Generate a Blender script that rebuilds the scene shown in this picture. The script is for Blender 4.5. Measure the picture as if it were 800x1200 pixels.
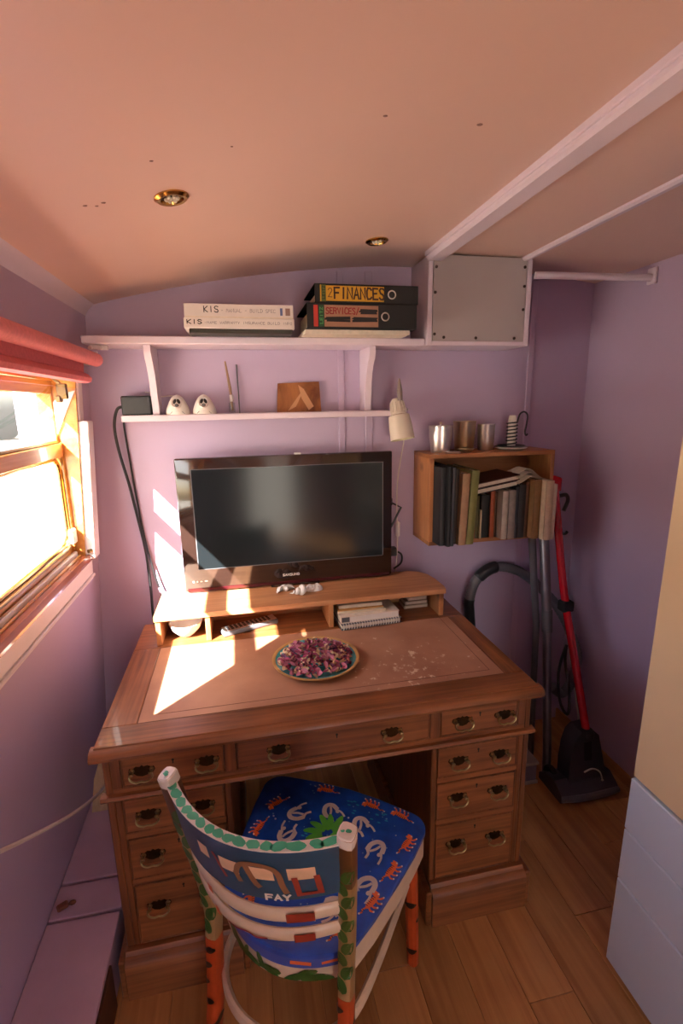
import bpy, bmesh, math, random
from mathutils import Vector, Matrix
random.seed(7)
R = math.radians
scene = bpy.context.scene
for o in list(bpy.data.objects): bpy.data.objects.remove(o)
COL = scene.collection

# ------------------------------------------------------------------ camera
cd = bpy.data.cameras.new('camera'); cam = bpy.data.objects.new('camera', cd); COL.objects.link(cam)
cd.sensor_fit = 'VERTICAL'; cd.sensor_height = 36.0; cd.lens = 36.0*575.0/1200.0
cd.clip_start = 0.02; cd.clip_end = 200
YAW, PIT, ROL = R(11.637), R(12.396), R(-0.998)
fw = Vector((math.sin(YAW)*math.cos(PIT), math.cos(YAW)*math.cos(PIT), -math.sin(PIT)))
r0 = Vector((math.cos(YAW), -math.sin(YAW), 0)); u0 = r0.cross(fw)
rt = math.cos(ROL)*r0 + math.sin(ROL)*u0; up = -math.sin(ROL)*r0 + math.cos(ROL)*u0
M4 = Matrix(((rt.x, up.x, -fw.x, 0), (rt.y, up.y, -fw.y, 0), (rt.z, up.z, -fw.z, 1.555), (0, 0, 0, 1)))
cam.matrix_world = M4
scene.camera = cam

# ------------------------------------------------------------------ sky, sun, exposure
w = bpy.data.worlds.new('sky'); scene.world = w; w.use_nodes = True
nt = w.node_tree; bgn = nt.nodes['Background']
sky = nt.nodes.new('ShaderNodeTexSky'); sky.sky_type = 'NISHITA'; sky.sun_disc = False
SUN = Vector((0.84, 0.88, -1.0)).normalized()
sky.sun_elevation = math.asin(-SUN.z); sky.sun_rotation = math.atan2(-SUN.x, -SUN.y)
sky.dust_density = 3.0
nt.links.new(sky.outputs[0], bgn.inputs[0]); bgn.inputs[1].default_value = 0.42
sd = bpy.data.lights.new('sun', 'SUN'); sd.energy = 34.0; sd.angle = R(0.6); sd.color = (1.0, 0.945, 0.86)
so = bpy.data.objects.new('sun', sd); COL.objects.link(so)
so.rotation_euler = SUN.to_track_quat('-Z', 'Y').to_euler(); so.location = (-3, -3, 4)
scene.view_settings.view_transform = 'Standard'; scene.view_settings.look = 'None'
scene.view_settings.gamma = 1.0; scene.view_settings.use_curve_mapping = False
scene.view_settings.exposure = 1.22

# ------------------------------------------------------------------ materials
def lin(h):
    h = h.lstrip('#'); v = [int(h[i:i+2], 16)/255 for i in (0, 2, 4)]
    return tuple((c/12.92 if c <= .04045 else ((c+.055)/1.055)**2.4) for c in v) + (1,)
def shade(c, k): return tuple(min(1, x*k) for x in c[:3]) + (1,)
def newmat(name):
    m = bpy.data.materials.new(name); m.use_nodes = True
    n = m.node_tree.nodes; b = n['Principled BSDF']; return m, n, m.node_tree.links, b
def paint(name, hexc, rough=.5, var=.06, scale=6, bump=.0, metal=0, rnd=0, spec=.5, coat=0):
    m, n, l, b = newmat(name); c = lin(hexc)
    tc = n.new('ShaderNodeTexCoord'); no = n.new('ShaderNodeTexNoise'); no.inputs['Scale'].default_value = scale
    no.inputs['Detail'].default_value = 5
    l.new(tc.outputs['Object'], no.inputs['Vector'])
    cr = n.new('ShaderNodeValToRGB'); cr.color_ramp.elements[0].position = .3; cr.color_ramp.elements[1].position = .7
    cr.color_ramp.elements[0].color = shade(c, 1-var); cr.color_ramp.elements[1].color = shade(c, 1+var)
    l.new(no.outputs['Fac'], cr.inputs[0]); out = cr.outputs[0]
    if rnd:
        oi = n.new('ShaderNodeObjectInfo'); hs = n.new('ShaderNodeHueSaturation'); mr = n.new('ShaderNodeMapRange')
        mr.inputs[3].default_value = 1-rnd; mr.inputs[4].default_value = 1+rnd
        l.new(oi.outputs['Random'], mr.inputs[0]); l.new(mr.outputs[0], hs.inputs['Value']); l.new(out, hs.inputs['Color']); out = hs.outputs[0]
    l.new(out, b.inputs['Base Color'])
    b.inputs['Roughness'].default_value = rough; b.inputs['Metallic'].default_value = metal
    b.inputs['Specular IOR Level'].default_value = spec; b.inputs['Coat Weight'].default_value = coat
    if bump:
        bp = n.new('ShaderNodeBump'); bp.inputs['Strength'].default_value = bump; bp.inputs['Distance'].default_value = .002
        l.new(no.outputs['Fac'], bp.inputs['Height']); l.new(bp.outputs[0], b.inputs['Normal'])
    return m
def wood(name, dark, light, axis='x', rough=.4, fine=55, coarse=2.2, rnd=0, bump=.12, coat=0, knots=False):
    m, n, l, b = newmat(name); d, g = lin(dark), lin(light)
    tc = n.new('ShaderNodeTexCoord'); mp = n.new('ShaderNodeMapping')
    s = {'x': (coarse, fine, fine), 'y': (fine, coarse, fine), 'z': (fine, fine, coarse)}[axis]
    mp.inputs['Scale'].default_value = s
    oi = n.new('ShaderNodeObjectInfo'); ad = n.new('ShaderNodeVectorMath'); ad.operation = 'ADD'
    sc = n.new('ShaderNodeMath'); sc.operation = 'MULTIPLY'; sc.inputs[1].default_value = 7.3
    l.new(oi.outputs['Random'], sc.inputs[0]); l.new(tc.outputs['Object'], ad.inputs[0]); l.new(sc.outputs[0], ad.inputs[1])
    l.new(ad.outputs[0], mp.inputs[0])
    no = n.new('ShaderNodeTexNoise'); no.inputs['Scale'].default_value = 1; no.inputs['Detail'].default_value = 7
    no.inputs['Roughness'].default_value = .62; no.inputs['Distortion'].default_value = .6
    l.new(mp.outputs[0], no.inputs['Vector'])
    n2 = n.new('ShaderNodeTexNoise'); n2.inputs['Scale'].default_value = 5; n2.inputs['Detail'].default_value = 4
    l.new(ad.outputs[0], n2.inputs['Vector'])
    mx = n.new('ShaderNodeMix'); mx.inputs[0].default_value = .35
    l.new(no.outputs['Fac'], mx.inputs[2]); l.new(n2.outputs['Fac'], mx.inputs[3])
    cr = n.new('ShaderNodeValToRGB'); e = cr.color_ramp.elements
    e[0].position = .34; e[0].color = d; e[1].position = .66; e[1].color = g
    l.new(mx.outputs[0], cr.inputs[0]); out = cr.outputs[0]
    if knots:
        vo = n.new('ShaderNodeTexVoronoi'); vo.inputs['Scale'].default_value = 6.5
        l.new(ad.outputs[0], vo.inputs['Vector'])
        kr = n.new('ShaderNodeValToRGB'); kr.color_ramp.elements[0].position = .06; kr.color_ramp.elements[1].position = .17
        kr.color_ramp.elements[0].color = (.28, .2, .16, 1); kr.color_ramp.elements[1].color = (1, 1, 1, 1)
        l.new(vo.outputs['Distance'], kr.inputs[0])
        mu = n.new('ShaderNodeMix'); mu.data_type = 'RGBA'; mu.blend_type = 'MULTIPLY'; mu.inputs[0].default_value = .8
        l.new(out, mu.inputs[6]); l.new(kr.outputs[0], mu.inputs[7]); out = mu.outputs[2]
    if rnd:
        hs = n.new('ShaderNodeHueSaturation'); mr = n.new('ShaderNodeMapRange')
        mr.inputs[3].default_value = 1-rnd; mr.inputs[4].default_value = 1+rnd
        l.new(oi.outputs['Random'], mr.inputs[0]); l.new(mr.outputs[0], hs.inputs['Value']); l.new(out, hs.inputs['Color']); out = hs.outputs[0]
    l.new(out, b.inputs['Base Color'])
    b.inputs['Roughness'].default_value = rough; b.inputs['Coat Weight'].default_value = coat
    bp = n.new('ShaderNodeBump'); bp.inputs['Strength'].default_value = bump; bp.inputs['Distance'].default_value = .001
    l.new(no.outputs['Fac'], bp.inputs['Height']); l.new(bp.outputs[0], b.inputs['Normal'])
    return m
def glassmat(name, tint=(1, 1, 1, 1), refl=1.0):
    m, n, l, b = newmat(name); n.remove(b)
    t = n.new('ShaderNodeBsdfTransparent'); t.inputs[0].default_value = tint
    g = n.new('ShaderNodeBsdfGlossy'); g.inputs['Roughness'].default_value = .02
    f = n.new('ShaderNodeFresnel'); f.inputs[0].default_value = 1.5
    ge = n.new('ShaderNodeNewGeometry'); iv = n.new('ShaderNodeMath'); iv.operation = 'SUBTRACT'; iv.inputs[0].default_value = 1
    ml = n.new('ShaderNodeMath'); ml.operation = 'MULTIPLY'; l.new(ge.outputs['Backfacing'], iv.inputs[1]); l.new(iv.outputs[0], ml.inputs[0]); l.new(f.outputs[0], ml.inputs[1])
    x = n.new('ShaderNodeMixShader'); l.new(ml.outputs[0], x.inputs[0]); l.new(t.outputs[0], x.inputs[1]); l.new(g.outputs[0], x.inputs[2])
    l.new(x.outputs[0], n['Material Output'].inputs[0]); return m

MT = {}
MT['wall'] = paint('wall_lavender_paint', '#bda8c2', .42, .035, 2.5)
MT['ceil'] = paint('ceiling_pink_paint', '#d9b6a8', .38, .03, 2.0)
MT['trim'] = paint('trim_white_lilac_gloss', '#dccdd8', .33, .03, 5)
MT['wtrim'] = paint('window_white_gloss', '#ebe2e0', .3, .02, 5)
MT['ledge'] = paint('ledge_lilac_paint', '#c3a8bd', .4, .06, 9)
MT['boxwhite'] = paint('box_panel_grey_white', '#aba09e', .5, .02, 4)
MT['desk_x'] = wood('desk_mahogany_x', '#583019', '#9e6238', 'x', .38, coat=.15)
MT['desk_y'] = wood('desk_mahogany_y', '#5c331a', '#a4673a', 'y', .38, coat=.15)
MT['desk_z'] = wood('desk_mahogany_z', '#4e2a16', '#8d552f', 'z', .42, coat=.1)
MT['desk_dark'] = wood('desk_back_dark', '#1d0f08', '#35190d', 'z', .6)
MT['pine'] = wood('pine_board', '#a0663f', '#c88f62', 'x', .45, fine=40, knots=False)
MT['pine_z'] = wood('pine_box_side', '#9a6038', '#c68a58', 'z', .5, fine=34, knots=True)
MT['pine_x'] = wood('pine_box_board', '#8c5634', '#b97f50', 'x', .5, fine=34, knots=True)
MT['floor'] = wood('floor_oak_laminate', '#a26d40', '#cf9c62', 'y', .33, fine=30, coarse=1.5, rnd=.16, bump=.05)
MT['sash'] = wood('varnished_sash_wood', '#b87432', '#e2a656', 'y', .25, fine=40, coat=.4)
MT['sill'] = wood('varnished_sill_wood', '#8c4a33', '#b06a50', 'y', .16, fine=40, coat=.6)
MT['brass'] = paint('aged_brass', '#94805a', .3, .15, 40, metal=1)
MT['brass_dark'] = paint('dark_tarnished_brass', '#40301f', .42, .25, 60, metal=1)
MT['gold'] = paint('polished_brass', '#c29a55', .16, .05, 20, metal=1)
MT['steel'] = paint('brushed_steel', '#e4e0da', .3, .06, 30, metal=1)
MT['steel_warm'] = paint('warm_steel', '#cfc0a4', .28, .08, 25, metal=1)
MT['black'] = paint('black_plastic', '#222125', .35, .1, 20)
MT['blackmatt'] = paint('black_matt', '#161617', .7, .1, 20)
MT['bezel'] = paint('piano_black_bezel', '#271a16', .1, .05, 10, coat=.5)
MT['screen'] = paint('tv_screen', '#161b1e', .14, .05, 3, spec=.28)
MT['clearred'] = paint('bezel_red_edge', '#3a1015', .12, .1, 8)
MT['greyplastic'] = paint('grey_plastic', '#5d5e63', .35, .08, 25)
MT['charger'] = paint('dark_green_grey_plastic', '#33383a', .45, .06, 30)
MT['metaltube'] = paint('grey_metal_tube', '#7a7a7e', .28, .05, 20, metal=.8)
MT['red'] = paint('red_gloss_tube', '#b40d1e', .2, .04, 10, coat=.4)
MT['cream'] = paint('cream_plastic', '#d6cbb9', .35, .03, 12)
MT['white'] = paint('white_plastic', '#e2dcd4', .35, .03, 12)
MT['ceramic'] = paint('white_ceramic', '#efe9e2', .18, .02, 12, coat=.3)
MT['paper'] = paint('paper_pages', '#d9ccb8', .8, .08, 60)
MT['binderwhite'] = paint('white_binder_card', '#d9d0c8', .6, .04, 14)
MT['ink'] = paint('black_ink', '#1c1a1c', .7, .1, 20)
MT['inkgrey'] = paint('faded_grey_ink', '#6b6468', .7, .1, 20)
MT['inkred'] = paint('red_marker_ink', '#8d1f22', .6, .1, 20)
MT['inkbrown'] = paint('brown_marker_ink', '#3a1d0c', .6, .1, 20)
MT['leather'] = None
MT['blind'] = paint('coral_blind_fabric', '#e27f84', .85, .08, 120, bump=.3)
MT['fabricroll'] = paint('coral_blind_roll', '#e88c8e', .85, .08, 120, bump=.3)
MT['draw'] = paint('white_drawer_skylight_tint', '#c6d6e6', .4, .015, 3)  # blue cast of the window light is mixed into the white
MT['door'] = paint('cream_yellow_door', '#e8d2a6', .4, .03, 3)
MT['cableblack'] = paint('black_cable', '#1b1a1c', .5, .1, 10)
MT['cablewhite'] = paint('white_cable', '#ddd3c8', .5, .04, 10)
MT['glass'] = glassmat('window_glass')
MT['ground'] = paint('pale_gravel', '#b9b2a6', .9, .1, 8)
MT['offcut'] = wood('plywood_offcut', '#b3926e', '#d0b28c', 'z', .7)
MT['screw'] = paint('dark_screw', '#4a3a33', .4, .1, 20, metal=.7)
MT['turq'] = paint('turquoise_glaze', '#5fb0b4', .2, .12, 30, coat=.4)
MT['rim'] = paint('ochre_rim_glaze', '#c0965a', .3, .1, 30)
MT['wax'] = paint('white_wax', '#e4dccd', .45, .02, 10)
MT['plaster'] = paint('white_shell', '#dedad5', .55, .1, 60, bump=.4)
MT['photo'] = wood('photo_print_brown', '#5e2c14', '#b97846', 'z', .25, fine=14, coarse=5)
MT['glassjar'] = glassmat('clear_glass', (.93, .96, .95, 1))
MT['ledge_shade'] = wood('painted_ledge_shade', '#3a2418', '#553626', 'y', .5)  # dark brown that paints in the shade on the ledge's side
MT['head'] = paint('dark_grey_plastic', '#34333a', .4, .08, 20)
MT['chip'] = paint('ceiling_chip', '#8f6b62', .6, .1, 20)
MT['stem'] = paint('lamp_stem_grey', '#85766e', .4, .05, 12)
MT['lampin'] = paint('lamp_inner_cream', '#d8cfa4', .5, .03, 12)

def leather_mat():
    m, n, l, b = newmat('worn_tan_leather')
    tc = n.new('ShaderNodeTexCoord')
    no = n.new('ShaderNodeTexNoise'); no.inputs['Scale'].default_value = 5; no.inputs['Detail'].default_value = 6
    l.new(tc.outputs['Object'], no.inputs['Vector'])
    cr = n.new('ShaderNodeValToRGB'); e = cr.color_ramp.elements
    e[0].position = .3; e[0].color = lin('#99694f'); e[1].position = .7; e[1].color = lin('#bb8c6e')
    l.new(no.outputs['Fac'], cr.inputs[0])
    # scuffs: patches of white flaking, concentrated right of centre
    n1 = n.new('ShaderNodeTexNoise'); n1.inputs['Scale'].default_value = 34; n1.inputs['Detail'].default_value = 8; n1.inputs['Roughness'].default_value = .7
    l.new(tc.outputs['Object'], n1.inputs['Vector'])
    mp = n.new('ShaderNodeMapping'); mp.vector_type = 'POINT'
    mp.inputs['Location'].default_value = (-.27, .15, 0); l.new(tc.outputs['Object'], mp.inputs[0])
    ln = n.new('ShaderNodeVectorMath'); ln.operation = 'LENGTH'
    sc = n.new('ShaderNodeVectorMath'); sc.operation = 'MULTIPLY'; sc.inputs[1].default_value = (1, 1.0, 0)
    l.new(mp.outputs[0], sc.inputs[0]); l.new(sc.outputs[0], ln.inputs[0])
    mr = n.new('ShaderNodeMapRange'); mr.inputs[1].default_value = 0; mr.inputs[2].default_value = .30
    mr.inputs[3].default_value = .14; mr.inputs[4].default_value = -.02
    l.new(ln.outputs['Value'], mr.inputs[0])
    ad = n.new('ShaderNodeMath'); ad.operation = 'ADD'; l.new(n1.outputs['Fac'], ad.inputs[0]); l.new(mr.outputs[0], ad.inputs[1])
    r2 = n.new('ShaderNodeValToRGB'); r2.color_ramp.elements[0].position = .66; r2.color_ramp.elements[1].position = .72
    l.new(ad.outputs[0], r2.inputs[0])
    mx = n.new('ShaderNodeMix'); mx.data_type = 'RGBA'; l.new(r2.outputs[0], mx.inputs[0])
    l.new(cr.outputs[0], mx.inputs[6]); mx.inputs[7].default_value = lin('#dcc8ac')
    l.new(mx.outputs[2], b.inputs['Base Color']); b.inputs['Roughness'].default_value = .5
    bp = n.new('ShaderNodeBump'); bp.inputs['Strength'].default_value = .15; bp.inputs['Distance'].default_value = .001
    l.new(n1.outputs['Fac'], bp.inputs['Height']); l.new(bp.outputs[0], b.inputs['Normal'])
    return m
MT['leather'] = leather_mat()

# ------------------------------------------------------------------ mesh helpers
ORG = {}
class MB:
    def __init__(s): s.v = []; s.f = []; s.mi = []; s.m = 0
    def add(s, vs, fs):
        k = len(s.v); s.v += [Vector(p) for p in vs]
        for f in fs: s.f.append(tuple(i+k for i in f)); s.mi.append(s.m)
        return s
    def box(s, x0, x1, y0, y1, z0, z1, b=0, seg=1, fn=None):
        x0, x1 = min(x0, x1), max(x0, x1); y0, y1 = min(y0, y1), max(y0, y1); z0, z1 = min(z0, z1), max(z0, z1)
        if b <= 0:
            vs = [(x, y, z) for x in (x0, x1) for y in (y0, y1) for z in (z0, z1)]
            fs = [(0, 1, 3, 2), (4, 6, 7, 5), (0, 4, 5, 1), (2, 3, 7, 6), (0, 2, 6, 4), (1, 5, 7, 3)]
        else:
            bm = bmesh.new(); bmesh.ops.create_cube(bm, size=1)
            for q in bm.verts: q.co = Vector((x0+(q.co.x+.5)*(x1-x0), y0+(q.co.y+.5)*(y1-y0), z0+(q.co.z+.5)*(z1-z0)))
            b = min(b, .49*min(x1-x0, y1-y0, z1-z0))
            bmesh.ops.bevel(bm, geom=bm.edges[:], offset=b, segments=seg, profile=.5, affect='EDGES')
            bm.verts.ensure_lookup_table(); bm.verts.index_update()
            vs = [tuple(q.co) for q in bm.verts]; fs = [tuple(q.index for q in f.verts) for f in bm.faces]; bm.free()
        if fn: vs = [fn(Vector(p)) for p in vs]
        return s.add(vs, fs)
    def tube(s, pts, r, n=10, cap=True, closed=False, p=2):
        pts = [Vector(p) for p in pts]; N = len(pts)
        rr = r if isinstance(r, (list, tuple)) else [r]*N; sup = p
        vs = []; fs = []
        ref = None
        for i, c0 in enumerate(pts):
            if closed: t = (pts[(i+1) % N]-pts[i-1])
            else: t = pts[min(i+1, N-1)]-pts[max(i-1, 0)]
            t.normalize()
            if ref is None:
                ref = Vector((0, 0, 1)) if abs(t.z) < .9 else Vector((1, 0, 0))
            a = (ref - t*ref.dot(t))
            if a.length < 1e-6: a = t.orthogonal()
            a.normalize(); b = t.cross(a); ref = a
            q = rr[i]
            ra, rb = q if isinstance(q, (list, tuple)) else (q, q)
            for k in range(n):
                an = 2*math.pi*k/n; ca, sa = math.cos(an), math.sin(an)
                if sup == 2: vs.append(c0 + a*ca*ra + b*sa*rb)
                else:
                    q_ = (abs(ca)**sup+abs(sa)**sup)**(-1/sup); vs.append(c0 + a*ca*q_*ra + b*sa*q_*rb)
        M = N if closed else N-1
        for i in range(M):
            for k in range(n):
                j = (i+1) % N
                fs.append((i*n+k, i*n+(k+1) % n, j*n+(k+1) % n, j*n+k))
        if cap and not closed:
            fs.append(tuple(range(n-1, -1, -1))); fs.append(tuple((N-1)*n+k for k in range(n)))
        return s.add(vs, fs)
    def lathe(s, prof, c=(0, 0, 0), n=24, ax='z', sx=1, sy=1, mat=None, cap=True):
        c = Vector(c); vs = []; fs = []; N = len(prof)
        for (r, z) in prof:
            for k in range(n):
                a = 2*math.pi*k/n; p = Vector((r*math.cos(a)*sx, r*math.sin(a)*sy, z))
                if ax == 'y': p = Vector((p.x, p.z, p.y))
                if ax == 'x': p = Vector((p.z, p.x, p.y))
                if mat: p = mat @ p
                vs.append(c+p)
        for i in range(N-1):
            for k in range(n): fs.append((i*n+k, i*n+(k+1) % n, (i+1)*n+(k+1) % n, (i+1)*n+k))
        if cap and prof[0][0] > 1e-5: fs.append(tuple(range(n-1, -1, -1)))
        if cap and prof[-1][0] > 1e-5: fs.append(tuple((N-1)*n+k for k in range(n)))
        return s.add(vs, fs)
    def prism(s, poly, d0, d1, ax='z'):
        # poly in the plane normal to ax; (a,b) -> z:(x,y) y:(x,z) x:(y,z)
        def P(a, b, d): return {'z': (a, b, d), 'y': (a, d, b), 'x': (d, a, b)}[ax]
        n = len(poly); vs = [P(a, b, d0) for a, b in poly]+[P(a, b, d1) for a, b in poly]
        fs = [tuple(range(n-1, -1, -1)), tuple(range(n, 2*n))]+[(i, (i+1) % n, n+(i+1) % n, n+i) for i in range(n)]
        return s.add(vs, fs)
    def poly(s, pts): return s.add(pts, [tuple(range(len(pts)))])
    def ribbon(s, pts, w, fn):
        # flat painted stroke, one mitred strip in a 2D plane; fn maps (a,b)->3D
        P = [Vector((p[0], p[1])) for p in pts]; Q = [P[0]]
        for p in P[1:]:
            if (p-Q[-1]).length > w*.15: Q.append(p)
        if len(Q) < 2: return s
        closed = (Q[0]-Q[-1]).length < w*.2 and len(Q) > 3
        if closed: Q = Q[:-1]
        N = len(Q); vs = []
        D = [(Q[(i+1) % N]-Q[i]).normalized() for i in range(N)]
        if not closed:
            Q[0] = Q[0]-D[0]*w*.35; Q[-1] = Q[-1]+D[N-2]*w*.35
        for i in range(N):
            if closed: d0, d1 = D[i-1], D[i]
            else: d0 = D[max(i-1, 0)]; d1 = D[min(i, N-2)]
            n0, n1 = Vector((-d0.y, d0.x)), Vector((-d1.y, d1.x)); m_ = n0+n1
            if m_.length < .35: m_ = n1.copy(); k = w/2
            else: m_.normalize(); k = w/2/max(.5, m_.dot(n1))
            for sg in (-1, 1): q = Q[i]+m_*k*sg; vs.append(fn(q.x, q.y))
        fs = [(2*i, 2*((i+1) % N), 2*((i+1) % N)+1, 2*i+1) for i in range(N if closed else N-1)]
        return s.add(vs, fs)
    def sphere(s, c, r, n=12, m=8, sc=(1, 1, 1)):
        prof = [(max(1e-6, r*math.sin(math.pi*i/m)), -r*math.cos(math.pi*i/m)) for i in range(m+1)]
        c = Vector(c); k0 = len(s.v); s.lathe(prof, (0, 0, 0), n)
        for i in range(k0, len(s.v)): q = s.v[i]; s.v[i] = c+Vector((q.x*sc[0], q.y*sc[1], q.z*sc[2]))
        return s
    def build(s, name, mats, parent=None, smooth=True, angle=35, local=False):
        if not isinstance(mats, (list, tuple)): mats = [mats]
        org = Vector((0, 0, 0))
        if parent is not None and not local: org = ORG.get(parent.name, Vector((0, 0, 0)))
        me = bpy.data.meshes.new(name)
        me.from_pydata([tuple(p-org) for p in s.v], [], s.f)
        for m in mats: me.materials.append(m)
        bm = bmesh.new(); bm.from_mesh(me)
        if not getattr(s, 'flat', False): bmesh.ops.recalc_face_normals(bm, faces=bm.faces[:])
        bm.to_mesh(me); bm.free()
        if len(mats) > 1:
            for p, i in zip(me.polygons, s.mi): p.material_index = i
        if smooth:
            for p in me.polygons: p.use_smooth = True
            me.set_sharp_from_angle(angle=R(angle))
        o = bpy.data.objects.new(name, me); COL.objects.link(o)
        if parent is not None: o.parent = parent
        ORG[o.name] = org.copy()
        return o
def tag(o, label, cat, group=None, kind=None):
    if label: o['label'] = label
    if cat: o['category'] = cat
    if group: o['group'] = group
    if kind: o['kind'] = kind
    return o
def thing(name, label, cat, loc=(0, 0, 0), group=None, rotz=0):
    o = bpy.data.objects.new(name, None); COL.objects.link(o); o.location = loc; o.rotation_euler = (0, 0, rotz)
    o.empty_display_size = .05
    ORG[o.name] = Vector(loc); return tag(o, label, cat, group)
def struct(o, label=None):
    o['kind'] = 'structure'
    if label: o['label'] = label
    return o
def smoothpath(pts, n=6):
    P = [Vector(p) for p in pts]; out = []
    for i in range(len(P)-1):
        a, b, c, d = P[max(i-1, 0)], P[i], P[i+1], P[min(i+2, len(P)-1)]
        for k in range(n):
            t = k/n
            out.append(.5*((2*b)+(c-a)*t+(2*a-5*b+4*c-d)*t*t+(3*b-a-3*c+d)*t**3))
    out.append(P[-1]); return out

# stroke lettering, each glyph on a 4 x 6 grid
G = {'A': [[(0, 0), (2, 6), (4, 0)], [(1, 2.2), (3, 2.2)]], 'B': [[(0, 0), (0, 6), (3, 6), (3.6, 4.6), (2.8, 3.2), (0, 3.2)], [(2.8, 3.2), (4, 1.6), (3, 0), (0, 0)]],
     'C': [[(4, 5), (3, 6), (1, 6), (0, 4.6), (0, 1.4), (1, 0), (3, 0), (4, 1)]], 'D': [[(0, 0), (0, 6), (2.4, 6), (4, 4.4), (4, 1.6), (2.4, 0), (0, 0)]],
     'E': [[(4, 6), (0, 6), (0, 0), (4, 0)], [(0, 3.1), (3.2, 3.1)]], 'F': [[(4, 6), (0, 6), (0, 0)], [(0, 3.1), (3.2, 3.1)]],
     'G': [[(4, 5), (3, 6), (1, 6), (0, 4.6), (0, 1.4), (1, 0), (3, 0), (4, 1.2), (4, 2.8), (2.4, 2.8)]],
     'I': [[(2, 0), (2, 6)]], 'K': [[(0, 0), (0, 6)], [(4, 6), (0.2, 2.8), (4, 0)]], 'L': [[(0, 6), (0, 0), (4, 0)]],
     'M': [[(0, 0), (0, 6), (2, 2.4), (4, 6), (4, 0)]], 'N': [[(0, 0), (0, 6), (4, 0), (4, 6)]],
     'O': [[(1, 0), (0, 1.4), (0, 4.6), (1, 6), (3, 6), (4, 4.6), (4, 1.4), (3, 0), (1, 0)]], 'P': [[(0, 0), (0, 6), (3, 6), (4, 4.6), (3, 3), (0, 3)]],
     'R': [[(0, 0), (0, 6), (3, 6), (4, 4.6), (3, 3.2), (0, 3.2)], [(2, 3.2), (4, 0)]], 'S': [[(4, 5.2), (3, 6), (1, 6), (0, 4.8), (1, 3.4), (3, 2.8), (4, 1.4), (3, 0), (1, 0), (0, .9)]],
     'T': [[(0, 6), (4, 6)], [(2, 6), (2, 0)]], 'U': [[(0, 6), (0, 1.4), (1, 0), (3, 0), (4, 1.4), (4, 6)]], 'V': [[(0, 6), (2, 0), (4, 6)]],
     'W': [[(0, 6), (1, 0), (2, 4), (3, 0), (4, 6)]], 'X': [[(0, 0), (4, 6)], [(0, 6), (4, 0)]], 'Y': [[(0, 6), (2, 3), (4, 6)], [(2, 3), (2, 0)]],
     'Z': [[(0, 6), (4, 6), (0, 0), (4, 0)]], '-': [[(.4, 3), (3.6, 3)]], '/': [[(.5, -.6), (3.5, 6.6)]], '2': [[(0, 5), (1, 6), (3, 6), (4, 4.6), (0, 0), (4, 0)]], ',': [[(1.6, .4), (1, -1)]]}
def lettering(mb, text, x, y, w, h, stroke, fn, jit=0):
    adv = w/len(text); gw = adv*.72
    for i, ch in enumerate(text):
        if ch not in G: continue
        for st in G[ch]:
            mb.ribbon([(x+i*adv+p[0]/4*gw+random.uniform(-jit, jit), y+p[1]/6*h+random.uniform(-jit, jit)) for p in st], stroke, fn)

# ------------------------------------------------------------------ room shell
YB = 1.93; YF = -2.3; XR = 1.487
def lean(z): return -.485-.067*(1.9-z)
def ceilz(x): return 2.067-.097*(x-.84)**2
WY0, WY1, WZ0, WZ1 = .78, 1.775, 1.045, 1.665     # window opening in the left wall

m = MB()
def leanfn(p): return Vector((lean(p.z)+p.x, p.y, p.z))
for (y0, y1, z0, z1) in ((YF, WY0, 0, 2.05), (WY1, YB+.05, 0, 2.05), (WY0, WY1, 0, WZ0), (WY0, WY1, WZ1, 2.05)):
    m.box(-.07, 0, y0, y1, z0, z1, fn=leanfn)
wl = struct(m.build('wall_left', MT['wall']), 'lavender painted wall with the window, leaning outward towards the floor')
m = MB(); m.box(-.75, XR+.1, YB, YB+.06, -.02, 2.06); wb = struct(m.build('wall_back', MT['wall']), 'lavender painted end wall behind the desk and television')
for x0, x1, z0, z1 in ((.392, .418, .12, 2.04), (.5, .53, .12, 2.04), (1.198, 1.226, .12, 2.03)):
    b = MB(); b.box(x0, x1, YB-.007, YB, z0, z1, .003); b.build('batten', MT['wall'], wb)
m = MB(); m.box(XR, XR+.06, YF, YB+.06, -.02, 2.06); wr = struct(m.build('wall_right', MT['wall']), 'lavender painted wall beside the vacuum cleaner')
# end wall behind the photographer with an unseen doorway added for fill daylight
m = MB()
for (x0, x1, z0, z1) in ((-.75, .1, -.02, 2.06), (.85, XR+.1, -.02, 2.06), (.1, .85, 1.9, 2.06)): m.box(x0, x1, YF-.06, YF, z0, z1)
struct(m.build('wall_front', MT['wall']), 'lavender wall behind the photographer with an added doorway for fill light')
m = MB(); m.box(.06, .1, YF-.07, YF+.02, 0, 1.94); m.box(.85, .89, YF-.07, YF+.02, 0, 1.94); m.box(.1, .85, YF-.07, YF+.02, 1.9, 1.94)
m.box(.62, .85, YF-.05, YF-.015, 0, 1.9)  # slab width sets how much fill light the added doorway passes
struct(m.build('fill_door_1', MT['trim']), 'unseen sliding door added behind the photographer, opening set for fill light')
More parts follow.
